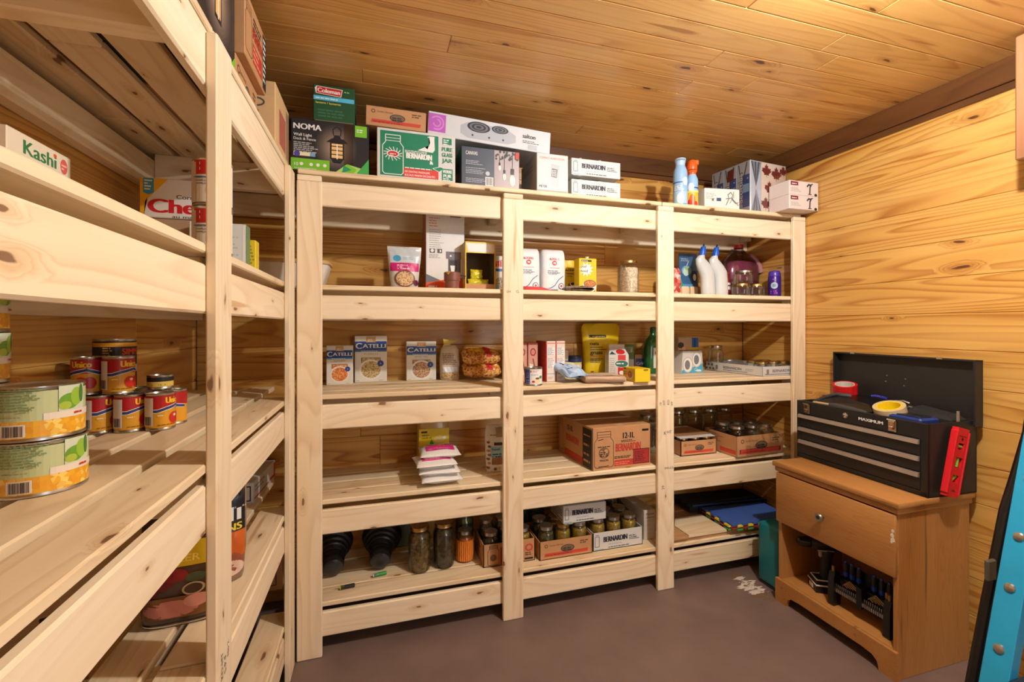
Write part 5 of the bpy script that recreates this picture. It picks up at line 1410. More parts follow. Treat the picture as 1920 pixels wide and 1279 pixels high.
# kraft tray and white tray, each with rows of relish jars
kraft_tray('kraft_tray', 'low kraft tray of relish jars on the bottom deck beside the white tray', .662, .909, 1.790, .20, .078, D[5])
for i in range(3):
    for j in range(2):
        jar('relish jar in the low kraft tray, %s row %s' % (('front', 'back')[j], ('left', 'middle', 'right')[i]), .0365, .128, (.706 + i * .0785, 1.832 + j * .085, D[5] + .003), DILL if (i == 0) else RELISH, .78, GOLDLID if i == 1 else STEEL, group='jars in the low kraft tray')
t = tray('printed_tray', 'white printed tray of yellow relish jars on the bottom deck', 'tray', .250, .20, .080, (1.040, 1.795 + .10, D[5]), WHITEC)
bernardin_white(t, .250, .20, .080)
for i in range(3):
    for j in range(2):
        jar('relish jar in the white printed tray, %s row %s' % (('front', 'back')[j], ('left', 'middle', 'right')[i]), .0365, .128, (.957 + i * .080, 1.838 + j * .085, D[5] + .003), RELISH, .80, STEEL, group='jars in the white tray on the bottom deck', rot=i)
w, d, h = .208, .15, .078
t = cb('jar_tray', 'white printed canning tray lying on top of the relish jar lids', 'box', .780, .988, 1.812, d, D[5] + .1315, h, WHITEC)
bernardin_white(t, w, d, h)
k = Ink(lside(w)); k.fine(-.07, .06, .14, 6, .010, M((110, 110, 116), .5, var=0), 4); k.put('side_print', t)
for i, (x, y, h_) in enumerate(((.66, 2.07, .17), (.745, 2.07, .17))):
    jar(('tall green pickle jar at the back, left of two behind the kraft tray', 'tall green pickle jar at the back, right of two behind the kraft tray')[i], .040, h_, (x, y, D[5]), DILL, .85, STEEL)
for i, (x, lab) in enumerate(((1.06, 'left'), (1.145, 'right'))):
    jar('tall pickle jar with a gold lid behind the white tray, %s of two' % lab, .040, .168, (x, 2.06, D[5]), PICK, .85, GOLDLID)
w, d, h = .060, .27, .136
t = cb('slim_white_box', 'tall narrow white box with a cut-away side at the right of the jars', 'box', 1.194, 1.254, 1.826, d, D[5], h, WHITEC)
k = Ink(front(d)); k.text('Mason', -.02, h * .84, .009, INK, w=.042); k.rect(-.022, h * .74, .026, h * .755, INK); k.fine(-.018, h * .6, .04, 4, .02, M((206, 200, 196), .5, var=0), 2); k.put('front_print', t)
k = Ink(lside(w)); k.poly([(d / 2 - .02, .02), (d / 2 - .07, .075), (-d / 2 + .01, h - .02), (-d / 2 + .01, .02)], M((150, 126, 104), .6)); k.put('side_print', t)

for nm, lab, x, y, rz, c1, c2 in (('battery', 'green battery lying in front of the second black cone', .012, 1.868, .15, (40, 150, 60), (206, 206, 204)), ('battery', 'black battery with a yellow end lying near the left post', -.106, 1.815, .08, (40, 42, 48), (190, 200, 40))):
    t = thing(nm, lab, 'battery', (x, y, D[5] + .0075), rz)
    B().lathe([(.004, -.026), (.0072, -.025), (.0072, .012)], M(c1, .3), 16, axis='x').done('case', t); B().lathe([(.0072, -.026), (.0072, -.010), (.006, -.0095)], M(c2, .3, .3), 16, axis='x', c=(-.002, 0, 0)).done('end_band', t)
    B().lathe([(.0028, .012), (.0028, .026), (.002, .027)], STEEL, 10, axis='x').lathe([(.0072, .012), (.0072, .024), (.004, .025)], M(c1, .3), 16, axis='x').done('terminal', t)

# foam puzzle mats and plywood offcuts
def puzzle(x0, x1, y0, y1, z0, th, m, nx, ny, o=0.0):
    """rectangle with square teeth along the front and left edges"""
    P = []
    n = nx * 2
    for i in range(n):
        u0 = x0 + (x1 - x0) * i / n; u1 = x0 + (x1 - x0) * (i + 1) / n
        y = y0 - (.012 if (i + int(o)) % 2 else 0)
        P += [(u0, y), (u1, y)]
    P += [(x1, y1), (x0, y1)]
    n = ny * 2
    for i in range(n):
        v0 = y1 + (y0 - y1) * i / n; v1 = y1 + (y0 - y1) * (i + 1) / n
        x = x0 - (.012 if (i + int(o)) % 2 else 0)
        P += [(x, v0), (x, v1)]
    return B().prism(P, z0, z0 + th, m, 'xy')
z = D[5]
PLYT = .016
t = thing('plywood_offcut', 'large flat brown plywood offcut lying under the foam mats', 'board', (1.66, 1.94, z))
B().box(-.36, .37, -.18, .17, 0, PLYT, W_PLY, .001).done('board', t)
t = thing('plywood_offcut', 'pale plywood offcut with a slanted corner at the front of the bottom deck', 'board', (1.50, 1.83, z + PLYT + .0002))
B().prism([(-.115, -.075), (.10, -.075), (.10, .10), (-.06, .10), (-.115, .03)], 0, .012, W_DECK, 'xy').done('board', t, smooth=0)
t = thing('plywood_offcut', 'dark brown plywood strip at the left behind the third post', 'board', (1.372, 1.80, z + PLYT + .0002))
B().prism([(-.075, -.05), (.008, -.05), (.006, .20), (-.075, .20)], 0, .012, W_PLY, 'xy').done('board', t, smooth=0)
zb = z + PLYT + .0125
for i, (c_, lab) in enumerate((((60, 150, 80), 'green foam puzzle mat, lowest of the coloured stack'), ((150, 36, 44), 'dark red foam puzzle mat, second in the coloured stack'), ((222, 200, 50), 'yellow foam puzzle mat, just under the blue one'), ((52, 88, 168), 'blue foam puzzle mat on top of the coloured stack'))):
    t = thing('foam_mat', lab, 'foam mat', (1.82, 1.83, zb + i * .0076), radians(-4), 'foam puzzle mats')
    puzzle(-.205, .145, -.105, .095, 0, .0072, M(c_, .85, var=.06, scale=140), 6, 3, i % 2).done('mat', t, smooth=0)
t = thing('foam_mat', 'black foam puzzle mat behind the blue one', 'foam mat', (1.80, 2.035, zb), radians(-4), 'foam puzzle mats')
puzzle(-.225, .225, -.085, .085, 0, .030, M((26, 28, 34), .9, var=.1, scale=140), 6, 3).done('mat', t, smooth=0)
B().box(-.22, .22, -.088, -.080, .030, .036, M((52, 88, 168), .85), .001).done('blue_edge', t)

# ============================================================ left unit, top deck
w, d, h = .30, .20, .262
t = thing('wall_light_box', 'big black and lime box on the left unit top deck beside the nearer post', 'box', (-.43, 1.085, D[1]), pi / 2)
B().box(-w / 2, w / 2, -d / 2, d / 2, 0, h, M(NB, .35, var=.02), .002).done('box_body', t)
k = Ink(front(d)); [k.ell(.03, h * .6, .10 - .009 * q, .115 - .0095 * q, M((46 + 15 * q, 46 + 12 * q, 50 + 9 * q), .4, var=0), 26) for q in range(9)]; k.rect(.008, h * .38, .052, h * .86, LANT); k.rect(.014, h * .42, .046, h * .80, AMB); k.rect(.028, h * .4, .033, h * .8, WHITE); k.poly([(.06, .002), (.15, .09), (.15, .002)], GR); k.poly([(.09, .002), (.15, .05), (.15, .002)], GR3); k.rect(-.13, h * .42, -.07, h * .74, GR); k.fine(-.12, h * .62, .04, 3, .012, WHITE, 3); k.rect(-.15, h * .1, -.135, h * .9, M((60, 170, 120), .4, var=0)); k.put('front_print', t)
w, d, h = .205, .19, .108
t = carton('kraft_case', 'lower kraft case stacked against the black lime box on the left unit', 'box', w, d, h, (-.425, 1.345, D[1]), KRAFT, rot=pi / 2)
k = Ink(front(d)); john(k, w, h); k.put('front_print', t)
w, d, h = .215, .21, .165
t = carton('kraft_case', 'upper kraft case with red and black printing on the left unit top deck', 'box', w, d, h, (-.415, 1.350, D[1] + .1085), KRAFT, rot=pi / 2)
k = Ink(front(d)); jar_outline(k, -.102, .02, .06, h * .75, INK, .002); k.fine(-.03, h * .8, .08, 4, .012, INK, 2); k.rect(-.035, .02, .06, h * .42, KR); k.fine(-.03, h * .34, .08, 3, .014, M((226, 150, 120), .6, var=0), 4); k.text('BERNARDIN', -.035, h * .5, .03, KR, w=.10); k.rect(.07, .006, .106, h - .006, M((40, 36, 36), .6, var=0)); k.fine(.074, h * .85, .028, 8, .016, WHITE, 5); k.put('front_print', t)
w, d, h = .25, .215, .186
t = carton('symbol_carton', 'tan carton with grey handling symbols at the far end of the left unit top', 'box', w, d, h, (-.422, 1.520 + d / 2, D[1]), M((214, 178, 128), .65, var=.04), rot=0)
k = Ink(front(d)); SY = M((86, 82, 78), .6, var=0)
k.line([(.035, h * .93), (.085, h * .93), (.085, h * .86), (.035, h * .86), (.035, h * .93)], .003, SY); k.line([(.04, h * .88), (.08, h * .91)], .003, SY)
k.line([(.072 + .022 * cos(a * .5), h * .64 + .012 * sin(a * .5)) for a in range(14)], .005, SY); k.ell(.062, h * .48, .018, .012, SY); k.line([(.066 + .018 * cos(a * .5), h * .34 + .012 * sin(a * .5)) for a in range(14)], .003, SY); k.put('front_print', t)
k = Ink(rside(w)); k.rect(-.05, .02, .05, .13, M((176, 96, 80), .6, var=.1)); k.rect(.06, .01, .1, .17, M((150, 120, 92), .6, var=.1)); k.put('side_print', t)

# ============================================================ left unit, second deck
w, d, h = .146, .05, .151
t = thing('cereal_box', 'cream cereal box with green lettering at the left edge of the photograph', 'box', (-.553, .930, D[2]), pi / 2)
B().box(-w / 2, w / 2, -d / 2, d / 2, 0, h, M((226, 214, 190), .45, var=.02), .0015).done('box_body', t)
GK = M((46, 120, 70), .45, var=0)
k = Ink(front(d)); k.text('Kashi', -.040, .120, .0225, GK, w=.074, bold=1.5); k.ell(.0315, .1415, .004, .003, OG); k.ell(.054, .130, .009, .013, M((214, 90, 80), .45, var=0)); k.fine(.047, .130, .014, 2, .006, M((236, 190, 170), .4, var=0), 2); k.ell(.054, .100, .009, .012, M((200, 60, 80), .45, var=0)); k.rect(-.02, h * .1, .05, h * .45, M((190, 120, 50), .45, var=.1)); k.put('front_print', t)
k = Ink(topf(h)); k.rect(-.06, -.02, .06, .02, OG); k.put('top_print', t)
w, d, h = .20, .16, .156
t = carton('kraft_carton', 'plain kraft carton beneath the red-lettered cereal box', 'box', w, d, h, (-.535, 1.585, D[2]), M((176, 146, 118), .7, var=.04, scale=90), rot=0)
w, d, h = .195, .065, .112
t = carton('cereal_box', 'yellow and white cereal box with big red letters on a kraft carton', 'box', w, d, h, (-.537, 1.500 + d / 2, D[2] + .1565), M((230, 226, 220), .45, var=.01))
k = Ink(front(d)); YC = M((240, 180, 30), .45, var=0)
k.poly([(-.097, .002), (-.097, h - .002), (-.030, h - .002), (-.085, h * .40), (-.088, .002)], YC); k.poly([(.06, h - .002), (.097, h - .002), (.097, h * .7)], YC)
SB = M((70, 160, 200), .45, var=0); k.poly([(-.090, h * .98), (-.064, h * .98), (-.064, h * .62), (-.077, h * .56), (-.090, h * .62)], SB); k.fine(-.087, h * .90, .019, 4, .008, WHITE, 2)
k.text('Corn', -.010, h * .50, .012, M((74, 74, 66), .45, var=0), w=.042); k.text('Chex', -.076, h * .13, .040, M((206, 32, 40), .45, var=0), w=.150, bold=3.2); k.text('au mais', -.020, h * .01, .009, M((84, 84, 74), .45, var=0), w=.062); k.put('front_print', t)
def nuts(k):
    k.rect(-.036, .064, .036, .094, RED); k.fine(-.022, .084, .04, 2, .011, WHITE, 3); k.ell(.006, .032, .016, .018, M((216, 184, 130), .4, var=0)); k.ell(.006, .032, .010, .012, M((170, 124, 80), .4, var=0)); k.rect(-.05, .009, -.03, .09, M((206, 190, 176), .4, var=0)); k.fine(-.03, .056, .05, 3, .006, M((150, 156, 170), .4, var=0), 5); k.rect(-.036, .058, .036, .060, M((60, 90, 160), .4, var=0))
for i in range(2):
    can('nut_tin', 'red and white nut tin behind the nearer post, %s of the two stacked' % ('lower', 'upper')[i], 'tin', .036, .100, (-.338, 1.108, D[2] + i * .1005), M((228, 224, 216), .4, var=0), nuts, rot=.25, group='stacked nut tins')
w, d, h = .14, .045, .142
t = carton('nutrition_box', 'pale box turned to its printed back, right of the nearer post', 'box', w, d, h, (-.430, 1.452 + d / 2, D[2]), M((216, 222, 220), .45, var=.02))
k = Ink(front(d)); k.fine(-.064, h * .92, .12, 12, .010, M((190, 200, 200), .45, var=0), 3); k.rect(.062, .004, .069, h - .004, WHITE); k.put('back_print', t)
k = Ink(rside(w)); k.rect(-.022, .002, .022, h - .002, M((110, 140, 100), .45, var=0)); k.put('side_print', t)
w, d, h = .10, .04, .108
t = carton('yellow_box', 'small yellow box peeking out behind the pale printed box', 'box', w, d, h, (-.398, 1.51 + d / 2, D[2]), M((226, 200, 40), .45, var=.02))
k = Ink(front(d)); k.fine(.02, h * .8, .026, 6, .010, M((150, 140, 60), .45, var=0), 3); k.put('front_print', t)

# ============================================================ left unit, third deck: tins
GRN = M((192, 202, 152), .4, var=.01); CORN = speckle('corn_print', (236, 176, 40), (246, 214, 110), 120, .4, (226, 156, 40), 0)
def corn(k):
    k.rect(-.19, .006, .19, .030, CORN); k.rect(-.036, .008, -.008, .026, WHITE); k.bars(-.033, .009, .022, .015, INK, M((222, 206, 190), .4, var=0))
    k.rect(.010, .030, .19, .040, M((232, 220, 206), .4, var=0)); k.rect(-.19, .030, -.05, .040, M((232, 220, 206), .4, var=0))
    LF = M((110, 160, 50), .4, var=.1)
    k.rect(.026, .040, .064, .078, M((206, 216, 190), .4, var=0)); k.ell(.040, .054, .014, .012, LF); k.ell(.050, .060, .009, .014, M((150, 190, 60), .4, var=0)); k.ell(.034, .048, .008, .006, M((170, 190, 70), .4, var=0)); k.ell(.058, .064, .004, .014, M((70, 120, 60), .4, var=0)); k.ell(-.058, .044, .010, .014, M((70, 110, 50), .4, var=0)); k.ell(-.064, .030, .010, .010, M((120, 70, 50), .4, var=0)); k.fine(.046, .034, .018, 1, .006, RED, 4)
    k.fine(-.046, .074, .06, 8, .0042, M((128, 152, 104), .4, var=0), 6); k.fine(-.04, .036, .04, 1, .003, M((150, 160, 120), .4, var=0), 8)
for i, (x, y, z, r_, lab) in enumerate(((-.494, .868, 0, .50, 'wide pale green corn tin at the left of the deck, bottom of the near pair'), (-.498, .868, .0805, .44, 'wide pale green corn tin at the left of the deck, top of the near pair'))):
    can('corn_tin', lab, 'tin', .053, .080, (x, y, D[3] + z), GRN, corn, rot=r_, group='corn tins')
for i in range(4):
    can('corn_tin', 'wide corn tin cut by the left edge, %s of the stack by the wall' % ('lowest', 'second', 'third', 'topmost')[i], 'tin', .052, .079, (-.615, .905, D[3] + i * .0795), GRN, corn, rot=.9, group='corn tins')
YT = M((222, 160, 40), .4, var=0); TR = M((176, 26, 32), .4, var=0); NVY = M((44, 60, 120), .4, var=0)
def tomato(ph):
    def f(k):
        k.rect(-.092, .050, .092, .082, TR); k.text('Unico', -.014 + ph, .064, .015, M((240, 200, 40), .4, var=0), w=.036, bold=2.5)
        k.line([(-.06 + ph, .046), (-.03 + ph, .046), (-.012 + ph, .052), (.014 + ph, .058), (.036 + ph, .050), (.06 + ph, .046)], .009, WHITE); k.line([(-.06 + ph, .046), (-.03 + ph, .046), (-.012 + ph, .052), (.014 + ph, .058), (.036 + ph, .050), (.06 + ph, .046)], .006, NVY)
        k.ell(.004 + ph, .028, .012, .014, M((206, 44, 34), .35, var=0)); k.ell(.020 + ph, .028, .011, .014, M((190, 32, 28), .35, var=0)); k.ell(.006 + ph, .034, .004, .003, WHITE); k.fine(-.03 + ph, .034, .02, 1, .006, M((236, 214, 150), .4, var=0), 3); k.fine(-.03 + ph, .012, .06, 1, .005, M((150, 100, 30), .4, var=0), 4)
        k.rect(-.062 + ph, .012, -.038 + ph, .078, M((226, 214, 200), .4, var=0)); k.bars(-.058 + ph, .014, .016, .02, INK); k.ell(-.072 + ph, .03, .012, .016, M((90, 40, 36), .4, var=0))
    return f
base = can('tomato_tin', 'red and yellow tomato tin, left of the front row of three', 'tin', .0293, .088, (-.622, 1.287, D[3]), YT, tomato(.012), rot=.87, group='tomato tins')
for x, y, z, r_, lab in ((-.562, 1.283, 0, .84, 'red and yellow tomato tin, middle of the front row of three'), (-.502, 1.286, 0, .80, 'red and yellow tomato tin, right of the front row of three'),
                         (-.652, 1.300, .0885, -.50, 'red and yellow tomato tin, left of the two on top'), (-.588, 1.292, .0885, .62, 'red and yellow tomato tin showing its barcode, right of the two on top'),
                         (-.625, 1.348, 0, .4, 'tomato tin in the second row, behind the left front tin'), (-.562, 1.346, 0, .9, 'tomato tin in the second row, behind the middle front tin'), (-.500, 1.349, 0, -1.2, 'tomato tin in the second row, behind the right front tin'), (-.660, 1.398, 0, .2, 'tomato tin in the third row against the left wall'), (-.598, 1.408, 0, .2, 'tomato tin in the third row, second from the left wall')):
    copy_thing(base, lab, (x, y, D[3] + z), r_)
def blk(k):
    k.rect(-.14, .108, .14, .118, M((226, 160, 40), .4, var=0)); k.text('SIMMER', .006, .088, .016, M((206, 60, 36), .4, var=0), w=.060, bold=2); k.fine(-.032, .103, .022, 4, .006, M((190, 150, 60), .4, var=0), 3); k.rect(.0, .044, .05, .062, M((206, 200, 190), .4, var=0))
can('black_tin', 'black tin with red lettering standing highest behind the tomato tins', 'tin', .0425, .128, (-.640, 1.388, D[3] + .0885), M((30, 34, 40), .4, var=0), blk, rot=.62)
can('flat_tin', 'flat yellow and black fish tin resting on the second row of tins', 'tin', .027, .036, (-.530, 1.357, D[3] + .0885), M((222, 190, 90), .4, var=0), lambda k: (k.rect(-.04, .020, .04, .030, INK), k.fine(-.018, .010, .04, 1, .008, M((80, 150, 60), .4, var=0), 3)), rot=.4)

# ============================================================ left unit, fourth deck
class Squash:
    def __init__(s, k, f): s.k, s.f = k, f
    def rect(s, a, b, c, d, m): s.k.rect(a, b * s.f, c, d * s.f, m)
    def ell(s, a, b, c, d, m): s.k.ell(a, b * s.f, c, d * s.f, m)
    def text(s, t, a, b, h, m, w): s.k.text(t, a, b * s.f, h * s.f, m, w=w)
def meat(k0):
    k = Squash(k0, .74)
    k.rect(-.068, .17, .068, .235, M((196, 160, 24), .35, var=0)); k.text('GRILLER', -.05, .182, .018, M((226, 196, 90), .35, var=0), w=.09); k.ell(-.03, .135, .028, .026, M((110, 20, 26), .35, var=.2)); k.ell(.0, .148, .022, .018, M((130, 26, 30), .35, var=.2)); k.ell(-.045, .112, .016, .018, M((96, 14, 20), .35, var=.2)); k.ell(.034, .138, .018, .014, M((70, 76, 50), .35, var=.2)); k.ell(.030, .106, .020, .018, M((180, 150, 110), .35, var=0)); k.ell(.030, .106, .016, .014, M((66, 46, 32), .35, var=0)); k.rect(-.066, .030, .066, .090, M((120, 76, 44), .35, var=.05)); k.ell(-.010, .056, .050, .024, M((190, 120, 106), .35, var=.03)); k.ell(.036, .072, .024, .018, M((204, 140, 126), .35, var=.03)); k.rect(-.066, .006, .066, .012, M((206, 190, 176), .35, var=0))
bag('snack_pouch', 'dark pouch picturing red berries and sliced meat on the left unit fourth deck', 'pouch', .140, .245, .07, (-.402, 1.130, D[4]), M((66, 44, 34), .3, var=.08, coat=.4), ops=meat, seed=4, rot=radians(4), wr=.001, p=3, prof=[(0, .96, .75), (.06, .98, .95), (.4, 1, 1), (.8, 1, .5), (1, 1, .1)])
def dk(k):
    k.rect(-.062, .125, .062, .24, M((36, 36, 40), .3, var=0)); k.text('GIANT', -.052, .150, .034, WHITE, w=.112, bold=3); k.text('BEANS', -.02, .128, .016, M((230, 200, 40), .3, var=0), w=.075, bold=2); k.ell(-.02, .215, .04, .02, M((110, 70, 60), .3, var=.1)); k.rect(-.062, .062, .062, .125, M((206, 100, 36), .3, var=.05)); k.ell(.01, .05, .05, .03, M((150, 84, 60), .3, var=.15)); k.ell(.036, .036, .024, .018, M((226, 196, 176), .3, var=.1))
bag('bean_bag', 'black and orange standing bag with white lettering right of the nearer post', 'bag', .130, .245, .066, (-.380, 1.268, D[4]), M((140, 110, 90), .3, var=.06, coat=.4), ops=dk, seed=6, rot=radians(14), wr=.003, prof=[(0, .86, .7), (.06, .92, .95), (.4, 1, 1), (.8, 1, .6), (1, 1, .15)])
w, d, h = .28, .10, .074
t = carton('white_box', 'long white box with red print at the far end of the left unit fourth deck', 'box', w, d, h, (-.462, 1.930, D[4]), WHITEC, rot=pi / 2 - radians(3))
k = Ink(front(d)); k.fine(-.12, .05, .16, 2, .014, M((150, 146, 142), .5, var=0), 3); k.rect(.06, .012, .13, .022, RB); k.rect(.118, .008, .138, .066, RB); k.rect(-.13, .010, .05, .016, RB); k.put('front_print', t)
k = Ink(lside(w)); k.line([(-.04, .01), (.04, .01), (.04, .06), (-.04, .06), (-.04, .01)], .004, INK); k.put('end_print', t)
t, g = bag('dark_packet', 'dark crumpled packet lying left of the berry and meat pouch', 'packet', .13, .12, .05, (-.545, 1.06, D[4] + .033), M((44, 40, 34), .35, var=.2, bump=.3), prof=PILLOW, wr=.005, seed=9, tilt=(-pi / 2, 0), rot=radians(25), ops=lambda k: k.rect(.02, .02, .05, .05, M((206, 206, 200), .4, var=0)))
w, d, h = .20, .15, .135
t = carton('beige_carton', 'beige carton with a blue edge at the bottom left of the photograph', 'box', w, d, h, (-.555, .795, D[4]), M((196, 176, 146), .6, var=.03), rot=pi / 2)
k = Ink(front(d)); k.rect(.092, .002, .098, h - .004, M((90, 130, 170), .5, var=0)); k.rect(.060, .02, .088, .06, RED); k.put('front_print', t)
# bottom deck of the left unit
w, d, h = .22, .15, .11
t = carton('kraft_carton', 'kraft carton with a black label frame at the far end of the bottom left deck', 'box', w, d, h, (-.455, 1.955, D[5]), KRAFT)
k = Ink(front(d)); k.line([(.0, .02), (.09, .02), (.09, .085), (.0, .085), (.0, .02)], .003, INK); k.fine(.01, .06, .07, 3, .012, INK, 4); k.put('front_print', t)

# ============================================================ oak cabinet
OX, OY = 1.84, 1.295
cab = thing('bedside_cabinet', 'oak laminate bedside cabinet with one drawer and an open shelf under the tool chest', 'cabinet', (OX, OY, 0), radians(-.6))
def wb(name, parent, x0, x1, y0, y1, z0, z1, m=None, bev=.002):
    o = B().box(x0 - OX, x1 - OX, y0 - OY, y1 - OY, z0, z1, m or W_OAK, bev).done(name, parent); return o
def wbv(name, parent, x0, x1, y0, y1, z0, z1):
    """panel whose grain runs upright: mesh laid along local x, then stood up"""
    cx, cy, cz = (x0 + x1) / 2 - OX, (y0 + y1) / 2 - OY, (z0 + z1) / 2
    o = B().box(-(z1 - z0) / 2, (z1 - z0) / 2, -(x1 - x0) / 2, (x1 - x0) / 2, -(y1 - y0) / 2, (y1 - y0) / 2, W_OAK, .0015).done(name, parent, (cx, cy, cz))
    o.rotation_euler = EUL['Z_x']; return o
def wby(name, parent, x0, x1, y0, y1, z0, z1, bev=.002):
    cx, cy, cz = (x0 + x1) / 2 - OX, (y0 + y1) / 2 - OY, (z0 + z1) / 2
    o = B().box(-(y1 - y0) / 2, (y1 - y0) / 2, -(x1 - x0) / 2, (x1 - x0) / 2, -(z1 - z0) / 2, (z1 - z0) / 2, W_OAK, bev, 2).done(name, parent, (cx, cy, cz))
    o.rotation_euler = EUL['Y_flat']; return o
wbv('side_panel', cab, 1.668, 2.020, 1.060, 1.076, 0, .557); wbv('side_panel', cab, 1.668, 2.020, 1.514, 1.530, 0, .557)
wb('back_panel', cab, 2.010, 2.016, 1.076, 1.514, .08, .557)
wby('shelf', cab, 1.670, 2.008, 1.0765, 1.5135, .080, .0965)
wby('drawer_divider', cab, 1.672, 2.008, 1.0765, 1.5135, .335, .348)
wby('top', cab, 1.647, 2.026, 1.044, 1.546, .578, .600, .006)
wby('top_moulding', cab, 1.655, 2.022, 1.051, 1.539, .5575, .5775, .005)
dr = thing('x', 'x', 'x'); 
df = wby('drawer', cab, 1.653, 1.6675, 1.0605, 1.5295, .345, .553, .0025)
bpy.data.objects.remove(dr)
kb = B().lathe([(.006, 0), (.006, .012), (.010, .014), (.0165, .018), (.0170, .024), (.0140, .028), (.0085, .0275), (.0080, .025), (.004, .024)], M((150, 146, 134), .3, .9, var=.03), 28, axis='x'); kb.xf(Matrix.Scale(-1, 4, Vector((1, 0, 0))))
ko = kb.done('knob', cab, (1.653 - OX, 1.313 - OY, .447))
mw = ko.matrix_basis.copy(); ko.parent = df; ko.matrix_parent_inverse = Matrix()
ko.matrix_basis = df.matrix_basis.inverted() @ mw
kd = B().lathe([(.0062, .0262), (.003, .027)], M((30, 28, 26), .4), 16, axis='x'); kd.xf(Matrix.Scale(-1, 4, Vector((1, 0, 0)))); k2 = kd.done('knob_centre', cab, (1.653 - OX, 1.313 - OY, .447)); k2.parent = df; k2.matrix_basis = df.matrix_basis.inverted() @ mw
# worn white chips on the near edge of the drawer front
k = Ink(lambda u, v, e: (1.6528 - e - OX, u - OY, v)); CW = M((222, 214, 200), .6, var=0)
for u, v, a in ((1.066, .50, .005), (1.068, .485, .006), (1.066, .470, .007), (1.070, .462, .004)): k.poly([(u + a * cos(q), v + a * 1.2 * sin(q) * (.6 + .4 * (q % 2))) for q in (0, .9, 1.8, 2.7, 3.6, 4.5, 5.4)], CW)
k.put('worn_chips', cab)
P = [(1.056, 0), (1.112, 0), (1.113, .012), (1.118, .030), (1.134, .042), (1.17, .046), (1.42, .046), (1.456, .042), (1.472, .030), (1.477, .012), (1.478, 0), (1.534, 0), (1.534, .0955), (1.056, .0955)]
b = B()
def plinth():
    b = B(); top = .0955
    xs = [p for p in P[1:-3]]
    # strips between the arch and the straight top edge
    seq = [(1.056, 0), (1.112, 0)] + xs[1:-1] + [(1.478, 0), (1.534, 0)]
    x0, x1 = 1.654 - OX, 1.6675 - OX
    def col(p): return [b.bm.verts.new((x0, p[0] - OY, p[1])), b.bm.verts.new((x0, p[0] - OY, top)), b.bm.verts.new((x1, p[0] - OY, top)), b.bm.verts.new((x1, p[0] - OY, p[1]))]
    cs = [col(p) for p in seq]
    for a, c in zip(cs, cs[1:]):
        for i in range(4): b.face((a[i], a[(i + 1) % 4], c[(i + 1) % 4], c[i]), W_OAK)
    b.face(cs[0][::-1], W_OAK); b.face(cs[-1], W_OAK)
    return b
pl = plinth(); pl.xf(Matrix.Rotation(radians(0), 4, 'Z')); plo = pl.done('plinth', cab, smooth=0)

# ============================================================ teal case between shelves and cabinet
t = thing('tool_case', 'teal plastic tool case standing between the shelves and the oak cabinet', 'case', (1.845, 1.612, 0))
TEAL = M((10, 112, 124), .45, var=.04)
B().box(-.148, .152, -.060, .060, .010, .283, TEAL, .016, 3).done('case_body', t)
B().box(-.144, .148, -.056, .056, 0, .0105, BLACK, .003).done('base_seam', t)
B().tube([(-.06, 0, .280), (-.06, 0, .296), (-.045, 0, .304), (.045, 0, .304), (.06, 0, .296), (.06, 0, .280)], .008, M((20, 26, 28), .5), 10).done('handle', t)

# ============================================================ black tool chest
TA = radians(-92.67)
tb = thing('tool_chest', 'black metal tool chest with three drawers and an open lid on the oak cabinet', 'tool chest', (1.9165, 1.302, .6005), TA)
TBK = M((22, 22, 24), .42, var=.1, scale=300); TBK2 = M((32, 31, 31), .5, var=.12, scale=300)
W_, D_, H_ = .515, .232, .252
ALU = M((176, 166, 158), .35, .6, var=.02)
b = B(); th = .004
b.box(-W_ / 2, -W_ / 2 + th, -D_ / 2, D_ / 2, 0, H_, TBK2); b.box(W_ / 2 - th, W_ / 2, -D_ / 2, D_ / 2, 0, H_, TBK2); b.box(-W_ / 2, W_ / 2, D_ / 2 - th, D_ / 2, 0, H_, TBK2); b.box(-W_ / 2, W_ / 2, -D_ / 2, D_ / 2, 0, th, TBK2)
b.box(-W_ / 2 + th, W_ / 2 - th, -D_ / 2 + .002, D_ / 2 - th, .198, .201, TBK2); b.box(-W_ / 2, W_ / 2, -D_ / 2, -D_ / 2 + .012, .196, H_, TBK, .002)
b.box(-W_ / 2, -W_ / 2 + .018, -D_ / 2, -D_ / 2 + .010, 0, .197, TBK, .001); b.box(W_ / 2 - .022, W_ / 2, -D_ / 2, -D_ / 2 + .010, 0, .197, TBK, .001); b.box(-W_ / 2, W_ / 2, -D_ / 2, -D_ / 2 + .010, 0, .018, TBK, .001)
b.done('chest_body', tb)
for z0, z1 in ((.1385, .195), (.083, .137), (.020, .0815)):
    dd = B().box(-W_ / 2 + .019, W_ / 2 - .023, -D_ / 2 - .001, -D_ / 2 + .012, z0, z1, TBK, .0015).done('drawer', tb)
    b = B(); zz = z1 - .010
    b.prism([(-D_ / 2 - .010, zz - .007), (-D_ / 2 - .001, zz - .008), (-D_ / 2 - .001, zz + .008), (-D_ / 2 - .008, zz + .007)], -W_ / 2 + .012, W_ / 2 - .024, ALU, 'yz'); b.done('pull_strip', dd, smooth=0)
lt = B(); LZ = H_ + .001
yb0, yb1 = D_ / 2 - .024, D_ / 2 + .010
lt.box(-W_ / 2 - .004, W_ / 2 + .012, yb1 - .004, yb1, LZ, LZ + .212, TBK2); lt.box(-W_ / 2 - .004, -W_ / 2 + .002, yb0, yb1, LZ + .004, LZ + .212, TBK2); lt.box(W_ / 2 + .006, W_ / 2 + .012, yb0 - .004, yb1, LZ - .02, LZ + .212, TBK2); lt.box(-W_ / 2 - .004, W_ / 2 + .012, yb0, yb1, LZ + .207, LZ + .212, TBK2)
ld_ = lt.done('lid', tb, smooth=0)
b = B()
